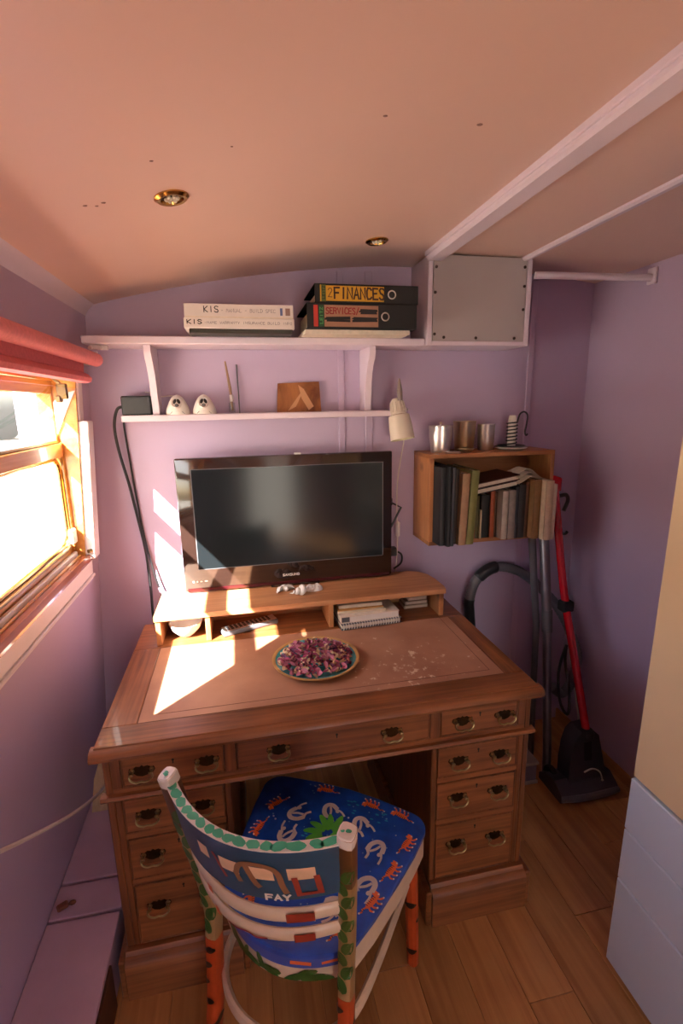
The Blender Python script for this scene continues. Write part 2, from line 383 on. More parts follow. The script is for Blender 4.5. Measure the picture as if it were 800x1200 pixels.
# ceiling
m = MB(); N = 36; xs = [-.62+i*(1.6+.62)/N for i in range(N+1)]
vs = []
for x in xs: vs += [(x, YF-.1, ceilz(x)), (x, YB+.06, ceilz(x)), (x, YF-.1, ceilz(x)+.06), (x, YB+.06, ceilz(x)+.06)]
fs = []
for i in range(N):
    a, b = i*4, (i+1)*4; fs += [(a, a+1, b+1, b), (a+2, b+2, b+3, a+3), (a, b, b+2, a+2), (a+1, a+3, b+3, b+1)]
fs += [(0, 2, 3, 1), (N*4, N*4+1, N*4+3, N*4+2)]
m.add(vs, fs); ce = struct(m.build('ceiling', MT['ceil']), 'gently curved pink painted ceiling')
b = MB(); b.box(.676, .736, YF, YB-.18, 2.036, 2.07, .006); b.box(.670, .680, YF, YB-.18, 2.05, 2.07, .002); b.build('batten', MT['trim'], ce)
b = MB(); b.box(1.046, 1.072, YF, YB, 2.05, 2.07, .006); b.build('batten', MT['trim'], ce)
# cove strips where ceiling meets the long walls
b = MB(); b.prism([(-.475, 1.885), (-.452, 1.908), (-.470, 1.916), (-.505, 1.90), (-.505, 1.87), (-.488, 1.865)], YF, YB-.002, 'y'); struct(b.build('trim_1', MT['trim']), 'thin pink-white cove strip along the left wall top')
# floor planks
m = MB(); m.box(-.75, XR+.06, YF-.06, YB+.06, -.05, -.004); fl = struct(m.build('floor', MT['floor']), 'oak laminate floor laid lengthways')
PW = .1325; x = .53-PW*8
while x < XR:
    y = YF+random.uniform(-.8, 0)
    ph = {0: .87, 1: .42, 2: 1.044}.get(round((x-.66)/PW), None)
    cuts = [YF]; yy = (ph if ph is not None else random.uniform(.2, 1.2)); seq = []
    while yy > YF: yy -= .9
    yy += .9
    while yy < YB: cuts.append(yy); yy += .9
    cuts.append(YB)
    for y0, y1 in zip(cuts[:-1], cuts[1:]):
        xa, xb = max(x, -.6), min(x+PW, XR)
        if y1-y0 > .02 and xb-xa > .01:
            p = MB(); p.box(xa+.0006, xb-.0006, y0+.0006, y1-.0006, -.004, 0, .0012); p.build('plank', MT['floor'], fl)
    x += PW
# boxed ledge along the left wall
m = MB(); m.box(-.47-.15, -.412, YF, YB-.002, 0, .145); lg = struct(m.build('trim_2', MT['ledge']), 'low boxed lilac ledge along the left wall')
for y0, y1 in ((-2.3, -.9), (-.9, .5), (.5, 1.232), (1.238, 1.345), (1.351, YB-.002)):
    b = MB(); b.box(lean(.16)+.001, -.409, y0+.0015, y1-.0015, .145, .160, .002); b.build('board', MT['ledge'], lg)
b = MB(); b.box(-.4119, -.404, YF, 1.10, .002, .143, .002); b.build('shade_strip', MT['ledge_shade'], lg)  # added dark strip, colours in the shade on the ledge's upright face
m = MB(); m.box(XR-.012, XR, .95, YB, 0, .05, .003); struct(m.build('baseboard_right', MT['floor']), 'low wood baseboard strip on the right wall')
# ground outside
m = MB(); m.box(-40, 40, -40, 40, -.65, -.6); struct(m.build('ground', MT['ground']), 'pale sunlit ground outside the window')
bpy.data.objects['ground']['kind'] = 'structure'

# ------------------------------------------------------------------ window_1
GX = -.580                                             # plane of the glass
win = bpy.data.objects.new('window_1', None); COL.objects.link(win); win.location = (GX, 1.3, 1.05); ORG['window_1'] = Vector(win.location)
struct(win, 'wood framed side window with tilted hopper pane')
def wpart(name, mat, *boxes, bev=.003):
    b = MB()
    for q in boxes: b.box(*q, b=bev)
    return b.build(name, mat, win)
# outer frame in the wall opening
for q in ((GX-.035, GX+.012, 1.745, 1.775, 1.05, 1.66), (GX-.035, GX+.012, .78, .868, 1.05, 1.66)): wpart('frame_stile', MT['sash'], q)
for q in ((GX-.035, GX+.012, .868, 1.745, 1.045, 1.112), (GX-.035, GX+.012, .868, 1.745, 1.600, 1.662)): wpart('frame_rail', MT['sash'], q)
wpart('transom', MT['sash'], (GX-.022, GX+.022, .868, 1.745, 1.404, 1.448))
# lower fixed sash with rounded corners: a brass-coloured gasket loop
def roundrect(y0, y1, z0, z1, r, x, n=6):
    out = []
    for cy, cz, a0 in ((y1-r, z0+r, -90), (y1-r, z1-r, 0), (y0+r, z1-r, 90), (y0+r, z0+r, 180)):
        for k in range(n+1):
            a = R(a0+90*k/n); out.append((x, cy+r*math.cos(a), cz+r*math.sin(a)))
    return out
b = MB(); b.tube(roundrect(.874, 1.738, 1.118, 1.400, .05, GX+.006), .007, 8, closed=True); b.build('gasket', MT['gold'], win)
b = MB(); b.tube(roundrect(.862, 1.750, 1.106, 1.412, .055, GX+.014), .005, 8, closed=True); b.build('gasket', MT['brass'], win)
b = MB(); b.box(GX-.002, GX+.002, .868, 1.745, 1.10, 1.41); b.build('pane', MT['glass'], win)
# hopper pane, hinged on the transom and tilted into the room
hb, ht = Vector((GX+.004, 0, 1.452)), Vector((-.492, 0, 1.618))
b = MB(); nrm = Vector((ht.z-hb.z, 0, -(ht.x-hb.x))).normalized()*.002
vs = []
for y in (.875, 1.748):
    for p in (hb, ht):
        for s in (-1, 1): q = p+nrm*s; vs.append((q.x, y, q.z))
b.add(vs, [(0, 1, 3, 2), (4, 6, 7, 5), (0, 4, 5, 1), (2, 3, 7, 6), (0, 2, 6, 4), (1, 5, 7, 3)]); b.build('hopper_pane', MT['glass'], win)
b = MB(); b.box(GX+.0, GX+.014, .872, 1.745, 1.448, 1.456, .002); b.build('hinge_rail', MT['brass'], win)
b = MB()
b.add([(GX+.002, 1.7490, 1.455), (-.500, 1.7490, 1.612), (-.545, 1.7490, 1.60), (GX-.004, 1.7490, 1.56), (GX+.002, 1.7525, 1.455), (-.500, 1.7525, 1.612), (-.545, 1.7525, 1.60), (GX-.004, 1.7525, 1.56)],
      [(3, 2, 1, 0), (4, 5, 6, 7), (0, 1, 5, 4), (1, 2, 6, 5), (2, 3, 7, 6), (3, 0, 4, 7)]); b.build('side_cheek', MT['white'], win)
b = MB(); b.box(-.527, -.497, 1.66, 1.675, 1.585, 1.63, .003); b.box(-.53, -.515, 1.655, 1.68, 1.575, 1.595, .003); b.tube([(-.51, 1.667, 1.625), (-.535, 1.667, 1.648)], .005, 8); b.build('catch', MT['brass'], win)
b = MB(); b.box(GX-.01, GX+.022, .86, 1.745, 1.640, 1.652, .002); b.build('head_bead', MT['gold'], win)
# reveals
for y0, y1 in ((1.755, 1.7755), (.7795, .80)):
    b = MB(); b.prism([(GX+.012, 1.05), (lean(1.05)+.005, 1.05), (lean(1.66)+.005, 1.66), (GX+.012, 1.66)], y0, y1, 'y'); b.build('jamb', MT['sash'], win)
wpart('jamb_bead', MT['sash'], (GX+.012, GX+.022, 1.742, 1.755, 1.10, 1.45))
wpart('catch_block', MT['white'], (GX+.014, GX+.03, 1.715, 1.75, 1.115, 1.165), bev=.004)
wpart('sill', MT['sill'], (GX+.012, -.522, .70, 1.80, 1.046, 1.066))
wpart('sill_bead', MT['white'], (GX+.012, GX+.026, .868, 1.745, 1.066, 1.085))
wpart('sill_bead', MT['sash'], (GX+.028, GX+.036, .868, 1.745, 1.064, 1.073))
wpart('sill_nosing', MT['sill'], (-.545, -.515, .70, 1.765, 1.040, 1.064), bev=.008)
# painted apron under the sill, with a bead; batten beside the window
b = MB(); b.box(0.0005, .018, .60, 1.79, .985, 1.046, .003, fn=leanfn); b.build('apron', MT['wtrim'], win)
b = MB(); b.box(0, .026, .60, 1.79, .978, .990, .003, fn=leanfn); b.build('apron_bead', MT['wtrim'], win)
b = MB(); b.box(0.0005, .036, 1.762, 1.818, 1.047, 1.515, .003, fn=leanfn); b.build('side_batten', MT['wtrim'], win)
b = MB(); b.box(0.0005, .010, 1.764, 1.812, 1.5155, 1.68, .003, fn=leanfn); b.build('side_batten', MT['wtrim'], win)
b = MB(); b.tube([(-.524, 1.755, 1.078), (-.512, 1.772, 1.078)], .007, 8); b.build('hook', MT['brass'], win)

# ------------------------------------------------------------------ blind
t = thing('roller_blind', 'coral pink roller blind rolled up above the side window', 'blind', (-.445, 1.3, 1.715))
b = MB(); b.tube([(-.445, .70, 1.712), (-.445, 1.825, 1.712)], .022, 16); b.build('roll', MT['fabricroll'], t)
b = MB()
prof = [(-.455, 1.715), (-.468, 1.700), (-.470, 1.668), (-.458, 1.662), (-.448, 1.650), (-.452, 1.638), (-.472, 1.634), (-.482, 1.65), (-.480, 1.70), (-.470, 1.715)]
b.prism(prof, .70, 1.765, 'y'); b.build('hem_fold', MT['blind'], t)
b = MB(); b.box(-.49, -.437, 1.8255, 1.831, 1.695, 1.74, .002); b.build('bracket', MT['steel'], t)

# ------------------------------------------------------------------ desk
DZ = .76
desk = thing('pedestal_desk', 'wooden pedestal desk with worn leather inset and brass drawer pulls', 'desk', (.2, 1.46, 0))
def dbox(name, mat, *boxes, bev=.003, seg=1, parent=None):
    b = MB()
    for q in boxes: b.box(*q, b=bev, seg=seg)
    return b.build(name, mat, parent or desk)
dbox('desktop_front', MT['desk_x'], (-.385, .80, 1.125, 1.205, .735, DZ), bev=.002)
dbox('desktop_back', MT['desk_x'], (-.385, .80, 1.62, 1.825, .735, DZ-.0005), bev=.002)
dbox('top_rail', MT['desk_y'], (-.385, -.30, 1.2051, 1.6199, .735, DZ), bev=.002)
dbox('top_rail', MT['desk_y'], (.74, .80, 1.2051, 1.6199, .735, DZ), bev=.002)
b = MB()
pr = [(1.126, DZ-.003), (1.116, DZ-.005), (1.108, DZ-.012), (1.105, DZ-.02), (1.108, DZ-.028), (1.116, DZ-.033), (1.14, DZ-.034), (1.14, DZ-.003)]
b.prism([(p[0], p[1]) for p in pr], -.393, .808, 'x')
for (xa, s) in ((-.393, 1), (.808, -1)):
    b.prism([(xa+s*(q[0]-1.105), q[1]) for q in pr], 1.125, 1.825, 'y')
b.build('top_moulding', MT['desk_x'], desk)
# leather writing surface with tooled line
b = MB(); b.box(-.2995, .7395, 1.2055, 1.6195, .736, DZ-.001, .0005); leather = b.build('leather_inset', MT['leather'], desk)
MT['tool'] = paint('tooled_line', '#5f3a28', .6, .1, 30)
b = MB()
for (x0, x1, y0, y1) in ((-.265, .705, 1.235, 1.2365), (-.265, -.2635, 1.235, 1.62), (.7035, .705, 1.235, 1.62), (-.2995, .7395, 1.2057, 1.2072), (-.2995, -.298, 1.2057, 1.62), (.738, .7395, 1.2057, 1.62)): b.box(x0, x1, y0, y1, DZ-.0012, DZ-.0006)
b.build('tooled_line', MT['tool'], desk)
# carcass
FY = 1.14
for q in ((-.375, -.357, FY, 1.81, .135, .727), (.772, .79, FY, 1.81, .135, .727), (-.09, -.073, FY, 1.81, .135, .611), (.485, .502, FY, 1.81, .135, .611)): dbox('side_panel', MT['desk_z'], q)
for q in ((-.357, -.341, FY, FY+.03, .135, .593), (.756, .772, FY, FY+.03, .135, .593)): dbox('corner_stile', MT['desk_z'], q)
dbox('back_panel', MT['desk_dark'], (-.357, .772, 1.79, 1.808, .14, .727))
dbox('frieze_rail', MT['desk_x'], (-.357, .772, FY, FY+.03, .713, .728), bev=.001)
dbox('frieze_board', MT['desk_x'], (-.357, .772, FY, FY+.6, .612, .628), bev=.001)
for q in ((-.357, -.335, FY, FY+.03, .628, .713), (-.085, -.055, FY, FY+.03, .628, .713), (.478, .508, FY, FY+.03, .628, .713), (.75, .772, FY, FY+.03, .628, .713)): dbox('frieze_stile', MT['desk_z'], q, bev=.001)
b = MB()
pr = [(1.148, .598), (1.131, .600), (1.126, .607), (1.130, .614), (1.148, .617)]
b.prism(pr, -.386, .801, 'x'); b.build('waist_moulding', MT['desk_x'], desk)
for x0, x1 in ((-.357, -.09), (.502, .772)):
    for z in (.482, .338): dbox('drawer_rail', MT['desk_x'], (x0+.001, x1-.001, FY+.002, FY+.03, z-.008, z+.008), bev=.001)
    dbox('drawer_rail', MT['desk_x'], (x0+.001, x1-.001, FY+.002, FY+.03, .594, .612), bev=.001)
for x0, x1 in ((-.395, -.055), (.468, .812)):
    b = MB(); pr = [(1.105, 0), (1.105, .108), (1.112, .118), (1.124, .123), (1.130, .133), (1.15, .135), (1.80, .135), (1.80, 0)]
    b.prism(pr, x0+.018, x1-.018, 'x')
    b.box(x0, x0+.0181, 1.112, 1.81, 0, .122, .004); b.box(x1-.0181, x1, 1.112, 1.81, 0, .122, .004)
    b.build('plinth', MT['desk_x'], desk)
def handle(dr, cx, cz, y):
    # shaped backplate, two posts, hanging bail
    b = MB(); s = .88
    o = [(-.036, .0), (-.033, .010), (-.024, .008), (-.016, .015), (-.006, .012), (0, .018), (.006, .012), (.016, .015), (.024, .008), (.033, .010), (.036, 0),
         (.030, -.008), (.022, -.006), (.014, -.014), (0, -.018), (-.014, -.014), (-.022, -.006), (-.030, -.008)]
    b.prism([(cx+p[0]*s, cz+p[1]*s) for p in o], y-.0018, y, 'y')
    h = b.build('handle', MT['brass_dark'], dr)
    b = MB()
    for sx in (-1, 1):
        b.lathe([(.0065, 0), (.006, -.004), (.0038, -.006), (.0038, -.012), (.006, -.015), (.0045, -.019), (.001, -.020)], (cx+sx*.023, y-.001, cz+.003), 10, 'y')
    pts = [(cx+(p[0]-cx)*.88, p[1], p[2]) for p in [(cx-.026, y-.015, cz+.002), (cx-.031, y-.017, cz-.003), (cx-.027, y-.019, cz-.012), (cx-.013, y-.02, cz-.018), (cx, y-.02, cz-.016), (cx+.013, y-.02, cz-.018), (cx+.027, y-.019, cz-.012), (cx+.031, y-.017, cz-.003), (cx+.026, y-.015, cz+.002)]]
    b.tube(smoothpath(pts, 4), .0026, 8); b.build('bail', MT['brass'], dr)
def drawer(x0, x1, z0, z1, xs_h, hz=None):
    b = MB(); y = FY+.001
    b.box(x0+.0015, x1-.0015, y, y+.02, z0+.0015, z1-.0015, .002)
    b.box(x0+.008, x1-.008, y+.021, y+.4, z0+.006, z1-.02)
    dr = b.build('drawer', MT['desk_x'], desk)
    # cock bead and keyhole
    c = MB()
    for q in ((x0+.002, x1-.002, y-.002, y+.004, z0+.002, z0+.006), (x0+.002, x1-.002, y-.002, y+.004, z1-.006, z1-.002), (x0+.002, x0+.006, y-.002, y+.004, z0+.006, z1-.006), (x1-.006, x1-.002, y-.002, y+.004, z0+.006, z1-.006)): c.box(*q, b=.001)
    c.build('bead', MT['desk_z'], dr)
    k = MB(); cx = (x0+x1)/2; kz = z1-.025
    k.lathe([(.0032, 0), (.0032, -.001)], (cx, y, kz), 10, 'y'); k.box(cx-.0014, cx+.0014, y-.001, y, kz-.010, kz); k.build('keyhole', MT['blackmatt'], dr)
    for hx in xs_h: handle(dr, hx, hz or (z0+z1)/2, y)
drawer(-.335, -.085, .628, .713, (-.285, -.128))
drawer(-.055, .478, .628, .713, (.055, .365))
drawer(.508, .75, .628, .713, (.575, .705))
for x0, x1, h in ((-.341, -.09, (-.282, -.147)), (.502, .756, (.568, .696))):
    drawer(x0, x1, .490, .594, h); drawer(x0, x1, .346, .474, h, .418); drawer(x0, x1, .136, .330, h, .255)

# ------------------------------------------------------------------ organiser on the desk
t = thing('desk_organiser', 'low pine desktop organiser with open pigeonholes under the television', 'organiser', (.2, 1.74, DZ))
b = MB()
o = [(-.315, 1.628), (.732, 1.628), (.738, 1.66), (.735, 1.75), (.725, 1.80), (.70, 1.84), (.66, 1.86), (-.315, 1.86)]
b.prism(o, .850, .868, 'z'); b.build('top_board', MT['pine'], t)
for x0, x1, nm in ((-.312, -.295, 'side_panel'), (.708, .727, 'side_panel'), (-.149, -.132, 'divider'), (.283, .301, 'divider')):
    b = MB(); b.box(x0, x1, 1.634, 1.815, DZ, .8499, .0015); b.build(nm, MT['pine_z'], t)
for x0, x1 in ((-.295, -.149), (-.132, .283), (.301, .708)):
    b = MB(); b.box(x0+.0005, x1-.0005, 1.80, 1.812, DZ, .8499); b.build('back_panel', MT['pine'], t)

# bowl
t = MB(); t.lathe([(.020, 0), (.022, .002), (.03, .008), (.05, .03), (.058, .052), (.055, .052), (.047, .03), (.028, .012), (.001, .010)], (-.222, 1.70, DZ), 28)
tag(t.build('bowl', MT['ceramic']), 'small white bowl in the left pigeonhole of the organiser', 'bowl')
# remote control
t = thing('remote_control', 'silver grey remote control lying in the middle pigeonhole', 'remote', (0, 1.70, DZ), rotz=R(20))
b = MB(); b.box(-.105, .105, -.024, .024, .0, .020, .006, 2); b.build('body', MT['greyplastic'], t, local=True)
b = MB(); b.box(-.100, .100, -.021, .021, .0195, .0215, .001); b.build('face_plate', MT['steel'], t, local=True)
b = MB()
for i in range(11):
    for j in (-1, 0, 1): b.box(-.088+i*.0155, -.078+i*.0155, j*.012-.004, j*.012+.004, .021, .0235, .001)
b.build('button_pad', MT['black'], t, local=True)
# papers in the right pigeonhole
def rotfn(cx, cy, a):
    ca, sa = math.cos(a), math.sin(a)
    return lambda p: Vector((cx+(p.x-cx)*ca-(p.y-cy)*sa, cy+(p.x-cx)*sa+(p.y-cy)*ca, p.z))
t = thing('spiral_notebook', 'spiral bound notebook at the bottom of the paper pile', 'notebook', (.42, 1.68, DZ)); f = rotfn(.43, 1.68, R(4)); g = f; f = lambda p: g(p)+Vector((.012, 0, 0))
b = MB(); b.box(.305, .535, 1.605, 1.76, DZ+.0005, DZ+.004, fn=f); b.box(.305, .535, 1.605, 1.76, DZ+.019, DZ+.022, fn=f); b.build('cover', MT['greyplastic'], t)
b = MB(); b.box(.308, .532, 1.612, 1.755, DZ+.004, DZ+.019, fn=f); b.build('pages', MT['paper'], t)
b = MB()
for i in range(22):
    x = .312+i*.0101; pts = [f(Vector((x, 1.610+.010*math.cos(a), DZ+.0112+.0105*math.sin(a)))) for a in [2*math.pi*k/10 for k in range(10)]]
    b.tube(pts, .0018, 5, closed=True)
b.build('spiral_wire', MT['white'], t)
t = thing('softback_book', 'thick softback book with white pages on the spiral notebook', 'book', (.43, 1.70, DZ+.022)); f = rotfn(.43, 1.7, R(3))
b = MB(); b.box(.318, .540, 1.612, 1.77, DZ+.0222, DZ+.0242, fn=f); b.box(.318, .540, 1.612, 1.77, DZ+.045, DZ+.047, fn=f); b.box(.318, .320, 1.612, 1.77, DZ+.0242, DZ+.045, fn=f); b.build('cover', MT['paper'], t)
b = MB(); b.box(.352, .538, 1.614, 1.768, DZ+.0243, DZ+.0449, fn=f); b.build('pages', MT['white'], t)
b = MB(); b.box(.321, .350, 1.613, 1.768, DZ+.026, DZ+.043, fn=f); b.build('page_edge', MT['greyplastic'], t)
for i, (x0, x1, y0, z0, z1, hx, a, lb) in enumerate(((.318, .50, 1.634, .0472, .055, '#cbbba2', -2, 'thin cream booklet on the softback book'), (.315, .49, 1.64, .0552, .060, '#b8864a', 2, 'tan paper folder near the top of the paper pile'), (.325, .49, 1.65, .0602, .073, '#c9bda8', -1, 'folded pale booklet on top of the paper pile'))):
    b = MB(); b.box(x0, x1, y0, y0+.13, DZ+z0, DZ+z1, .001, fn=rotfn((x0+x1)/2, y0+.06, R(a))); tag(b.build('booklet', paint('booklet_%d' % i, hx, .7, .06, 20)), lb, 'booklet')
for i, (dx, lb, hx) in enumerate(((0, 'bottom one of the three small flat boxes in the right pigeonhole', '#b8a58e'), (.004, 'middle one of the three small flat boxes in the right pigeonhole', '#a89684'), (.016, 'top one of the three small flat boxes in the right pigeonhole', '#c2b29b'))):
    z = DZ+.0003+i*.0165; b = MB(); b.box(.600+dx, .698-dx*.3, 1.722, 1.788, z, z+.0145, .0015); t = b.build('flat_box', paint('flatbox_%d' % i, hx, .6, .05, 20)); tag(t, lb, 'box')
    b = MB(); b.box(.604+dx, .694-dx*.3, 1.7212, 1.722, z+.003, z+.0115); b.build('side_label', MT['paper'], t)
# shells
def shell(cx, cy, rot, k, lb, kind):
    t = thing('sea_shell', lb, 'shell', (cx, cy, .868), rotz=rot)
    b = MB()
    if kind == 0:      # spiral whelk
        pts = []; rr = []
        for i in range(46):
            a = i*.45; q = i/45; ra = .020*k*(1-q)**1.1+.001
            pts.append((.026*k-.058*k*q, ra*.55*math.cos(a), .017*k+ra*.55*math.sin(a)*.8)); rr.append(max(.0012, .0135*k*(1-q)**.9))
        b.tube(pts, rr, 10); b.build('whorl', MT['plaster'], t, local=True)
        b = MB(); b.sphere((.026*k, .004*k, .011*k), .012*k, 12, 8, (1.3, .8, .9)); b.build('lip', MT['plaster'], t, local=True)
    else:              # ribbed, frilled clam
        n = 22; vs = []; fs = []
        for j in range(7):
            for i in range(n+1):
                a = math.pi*(-.05+1.1*i/n); rj = .030*k*j/6; rib = 1+.12*math.cos(i*2.1*math.pi)*j/6
                vs.append((rj*math.cos(a)*rib, rj*math.sin(a)*rib-.012*k, .002+.020*k*math.sin(math.pi*min(1, .15+j/7))*(.8+.2*math.cos(i*math.pi))))
        for j in range(6):
            for i in range(n): fs.append((j*(n+1)+i, j*(n+1)+i+1, (j+1)*(n+1)+i+1, (j+1)*(n+1)+i))
        b.add(vs, fs); b.sphere((0, -.010*k, .010*k), .009*k, 10, 6); b.build('ribbed_valve', MT['plaster'], t, local=True)
        b = MB()
        for i in range(5): b.sphere(((-.02+.01*i)*k, .004*k*(i % 2), .008*k), .009*k, 8, 6, (1, .8, 1))
        b.build('crust', MT['plaster'], t, local=True)
shell(.140, 1.765, R(15), 1.15, 'white frilled sea shell, left of the three on the organiser', 1)
shell(.180, 1.700, R(25), 1.0, 'spiral whelk shell in front of the other two shells', 0)
shell(.248, 1.735, R(-170), 1.1, 'white frilled sea shell, right of the three on the organiser', 1)

# ------------------------------------------------------------------ plate of petals
t = thing('oval_plate', 'turquoise glazed plate with ochre rim on the desk leather', 'plate', (.198, 1.402, DZ))
b = MB(); b.m = 0; b.lathe([(.001, .004), (.075, .004), (.10, .008), (.128, .018), (.131, .020)], (.198, 1.402, DZ), 48, cap=False); b.build('dish', MT['turq'], t)
b = MB(); b.lathe([(.131, .0185), (.1335, .0195), (.137, .020), (.136, .0175), (.128, .013), (.10, .003), (.07, 0), (.001, 0)], (.198, 1.402, DZ), 48, cap=False); b.lathe([(.1265, .0178), (.1315, .0207), (.136, .0205)], (.198, 1.402, DZ), 48, cap=False); b.build('rim', MT['rim'], t)
pm = [paint('petal_plum', '#93395a', .7, .25, 60), paint('petal_pink', '#bd7388', .7, .2, 60), paint('petal_cream', '#d8bb94', .7, .15, 60), paint('petal_violet', '#74486f', .7, .2, 60), paint('petal_wine', '#74283e', .7, .2, 60)]
b = MB(); b.flat = True
for i in range(520):
    rr = .114*math.sqrt(random.random()); a = random.uniform(0, 6.283)
    cx, cy = .198+rr*math.cos(a), 1.402+rr*math.sin(a); cz = DZ+.011+(.028*(1-(rr/.125)**2))*random.uniform(.45, 1.1)+.004
    L = random.uniform(.013, .026); W = L*random.uniform(.5, .85); cu = random.uniform(.3, 1.1)*L
    M = Matrix.Rotation(random.uniform(0, 6.28), 4, 'Z') @ Matrix.Rotation(random.uniform(-.9, .9), 4, 'X') @ Matrix.Rotation(random.uniform(-.9, .9), 4, 'Y')
    vs = []
    for u in (-1, 0, 1):
        for v in (-1, -.3, .4, 1):
            ww = {-1: .35, -.3: 1, .4: .95, 1: .4}[v]
            vs.append(Vector((cx, cy, cz))+M @ Vector((u*W*.5*ww, v*L*.5, cu*.35*(u*u*ww+.4*v*v)-cu*.15)))
    fs = []
    for p in range(2):
        for q in range(3): fs.append((p*4+q, p*4+q+1, (p+1)*4+q+1, (p+1)*4+q))
    b.m = random.choices(range(5), [28, 26, 26, 6, 14])[0]
    vs = [Vector((p.x, p.y, max(p.z, DZ+.009))) for p in vs]
    b.add(vs, fs)
tag(b.build('dried_petals', pm), 'heap of dried plum, pink and cream rose petals on the turquoise plate', 'petals', kind='stuff')

# ------------------------------------------------------------------ television
t = thing('television', 'black flat screen television standing on the pine organiser', 'television', (.175, 1.83, .868))
TX0, TX1, TZ0, TZ1, TY = -.228, .578, .876, 1.376, 1.815
b = MB(); b.box(TX0, TX1, TY, TY+.028, TZ0, TZ1, .006, 2); b.box(TX0+.12, TX1-.12, TY+.028, TY+.058, TZ0+.06, TZ1-.08, .012, 2); b.build('housing', MT['bezel'], t)
b = MB(); sx0, sx1, sz0, sz1 = TX0+.056, TX1-.04, .962, TZ1-.042
b.box(sx0, sx1, TY-.0012, TY, sz0, sz1); b.build('screen', MT['screen'], t)
b = MB()
for q in ((sx0-.003, sx1+.003, TY-.0018, TY, sz1, sz1+.0022), (sx0-.003, sx0, TY-.0018, TY, sz0, sz1), (sx1, sx1+.003, TY-.0018, TY, sz0, sz1), (sx0, sx1, TY-.0018, TY, sz0-.002, sz0)): b.box(*q)
b.build('screen_edge', MT['greyplastic'], t)
b = MB(); b.box(TX0+.01, TX1-.01, TY-.003, TY+.002, TZ0-.001, TZ0+.012, .002); b.build('lower_lip', MT['clearred'], t)
b = MB(); lettering(b, 'SAMSUNG', .138, .908, .066, .0085, .0019, lambda a, c: (a, TY-.0008, c)); b.build('lettering', MT['white'], t, smooth=False)
b = MB()
for i in range(3): b.box(TX0+.03+i*.014, TX0+.036+i*.014, TY-.001, TY, .912, .917)
b.box(TX0+.073, TX0+.085, TY-.001, TY, .912, .917); b.build('badge', MT['white'], t)
b = MB(); b.box(.09, .28, TY-.01, TY+.05, .8683, .8775, .003); b.box(.13, .24, TY+.02, TY+.04, .876, .95, .004); b.build('stand', MT['bezel'], t)
b = MB(); b.box(.20, .225, TY, TY+.02, TZ1, TZ1+.006, .002); b.build('knob', MT['steel'], t)
# socket, hooked arm and cable beside the TV
t = thing('wall_bracket_arm', 'black hinged bracket arm on the wall right of the television', 'bracket', (.60, 1.9, 1.1))
b = MB(); b.tube([(.60, 1.925, 1.155), (.64, 1.89, 1.135), (.585, 1.88, 1.04)], .005, 8); b.box(.588, .612, 1.915, 1.93, 1.14, 1.17, .002); b.build('arm', MT['black'], t)
t = thing('power_adaptor', 'small black plug with looped cable behind the television corner', 'plug', (.62, 1.9, .93))
b = MB(); b.box(.597, .628, 1.893, 1.93, .925, .96, .004); b.build('plug', MT['black'], t)
b = MB(); b.tube(smoothpath([(.625, 1.90, .945), (.645, 1.893, .93), (.642, 1.89, .895), (.61, 1.89, .872)]), .004, 8); b.build('lead', MT['cableblack'], t)

# ------------------------------------------------------------------ wall shelves
t = thing('wall_shelf', 'white two tier wall shelf with curved brackets above the television', 'shelf', (.1, YB, 1.5))
SY = 1.765
b = MB(); b.box(-.468, .683, SY, YB, 1.757, 1.782, .003); b.build('upper_board', MT['trim'], t)
b = MB(); b.box(-.39, .588, 1.835, YB, 1.507, 1.529, .003); b.build('lower_board', MT['trim'], t)
for x in (-.275, .49):
    pr = [(1.9295, 1.5295), (1.9295, 1.756), (SY+.012, 1.756), (SY+.010, 1.735), (SY+.020, 1.715), (SY+.040, 1.695), (SY+.058, 1.665), (SY+.068, 1.63), (SY+.073, 1.59), (SY+.082, 1.56), (SY+.086, 1.5295)]
    b = MB(); b.prism(pr, x-.011, x+.011, 'x'); b.build('bracket', MT['trim'], t)
b = MB(); b.box(-.455, -.40, 1.80, 1.82, 1.742, 1.757, .002); b.tube([(-.45, 1.80, 1.748), (-.45, 1.788, 1.745)], .006, 8); b.tube([(-.42, 1.80, 1.748), (-.42, 1.788, 1.745)], .006, 8); b.build('clip', MT['steel'], t)
# boxed cabinet under the ceiling
t = thing('boxed_cupboard', 'grey white boxed cupboard with screwed front panel at shelf end', 'cupboard', (.9, 1.85, 1.75))
b = MB(); b.box(.686, .704, 1.752, YB, 1.757, 2.058, .002); b.build('side_panel', MT['trim'], t)
b = MB(); b.box(1.070, 1.088, 1.752, YB, 1.757, 2.058, .002); b.build('side_panel', MT['trim'], t)
b = MB(); b.box(.704, 1.070, 1.752, YB, 1.757, 1.772, .002); b.build('bottom_panel', MT['trim'], t)
b = MB(); b.box(.706, 1.068, 1.754, 1.766, 1.772, 2.06, .001); b.build('front_panel', MT['boxwhite'], t)
for (x, z) in ((.716, 2.02), (.714, 1.936), (.714, 1.796), (1.058, 2.03), (1.06, 1.965), (1.06, 1.885), (.75, 1.785), (.875, 1.784), (1.03, 1.784)):
    b = MB(); b.lathe([(.0055, .0), (.005, -.0025), (.002, -.0035)], (x, 1.754, z), 10, 'y'); b.build('screw', MT['screw'], t)
# clothes rail
t = thing('hanging_rail', 'white painted rail from the cupboard across to the right wall', 'rail', (1.28, 1.68, 1.99))
b = MB(); b.tube([(1.0885, 1.735, 2.0), (1.476, 1.62, 1.977)], .0125, 12); b.build('rod', MT['trim'], t)
b = MB(); b.box(1.474, 1.487, 1.60, 1.64, 1.955, 2.01, .003); b.build('end_bracket', MT['trim'], t)

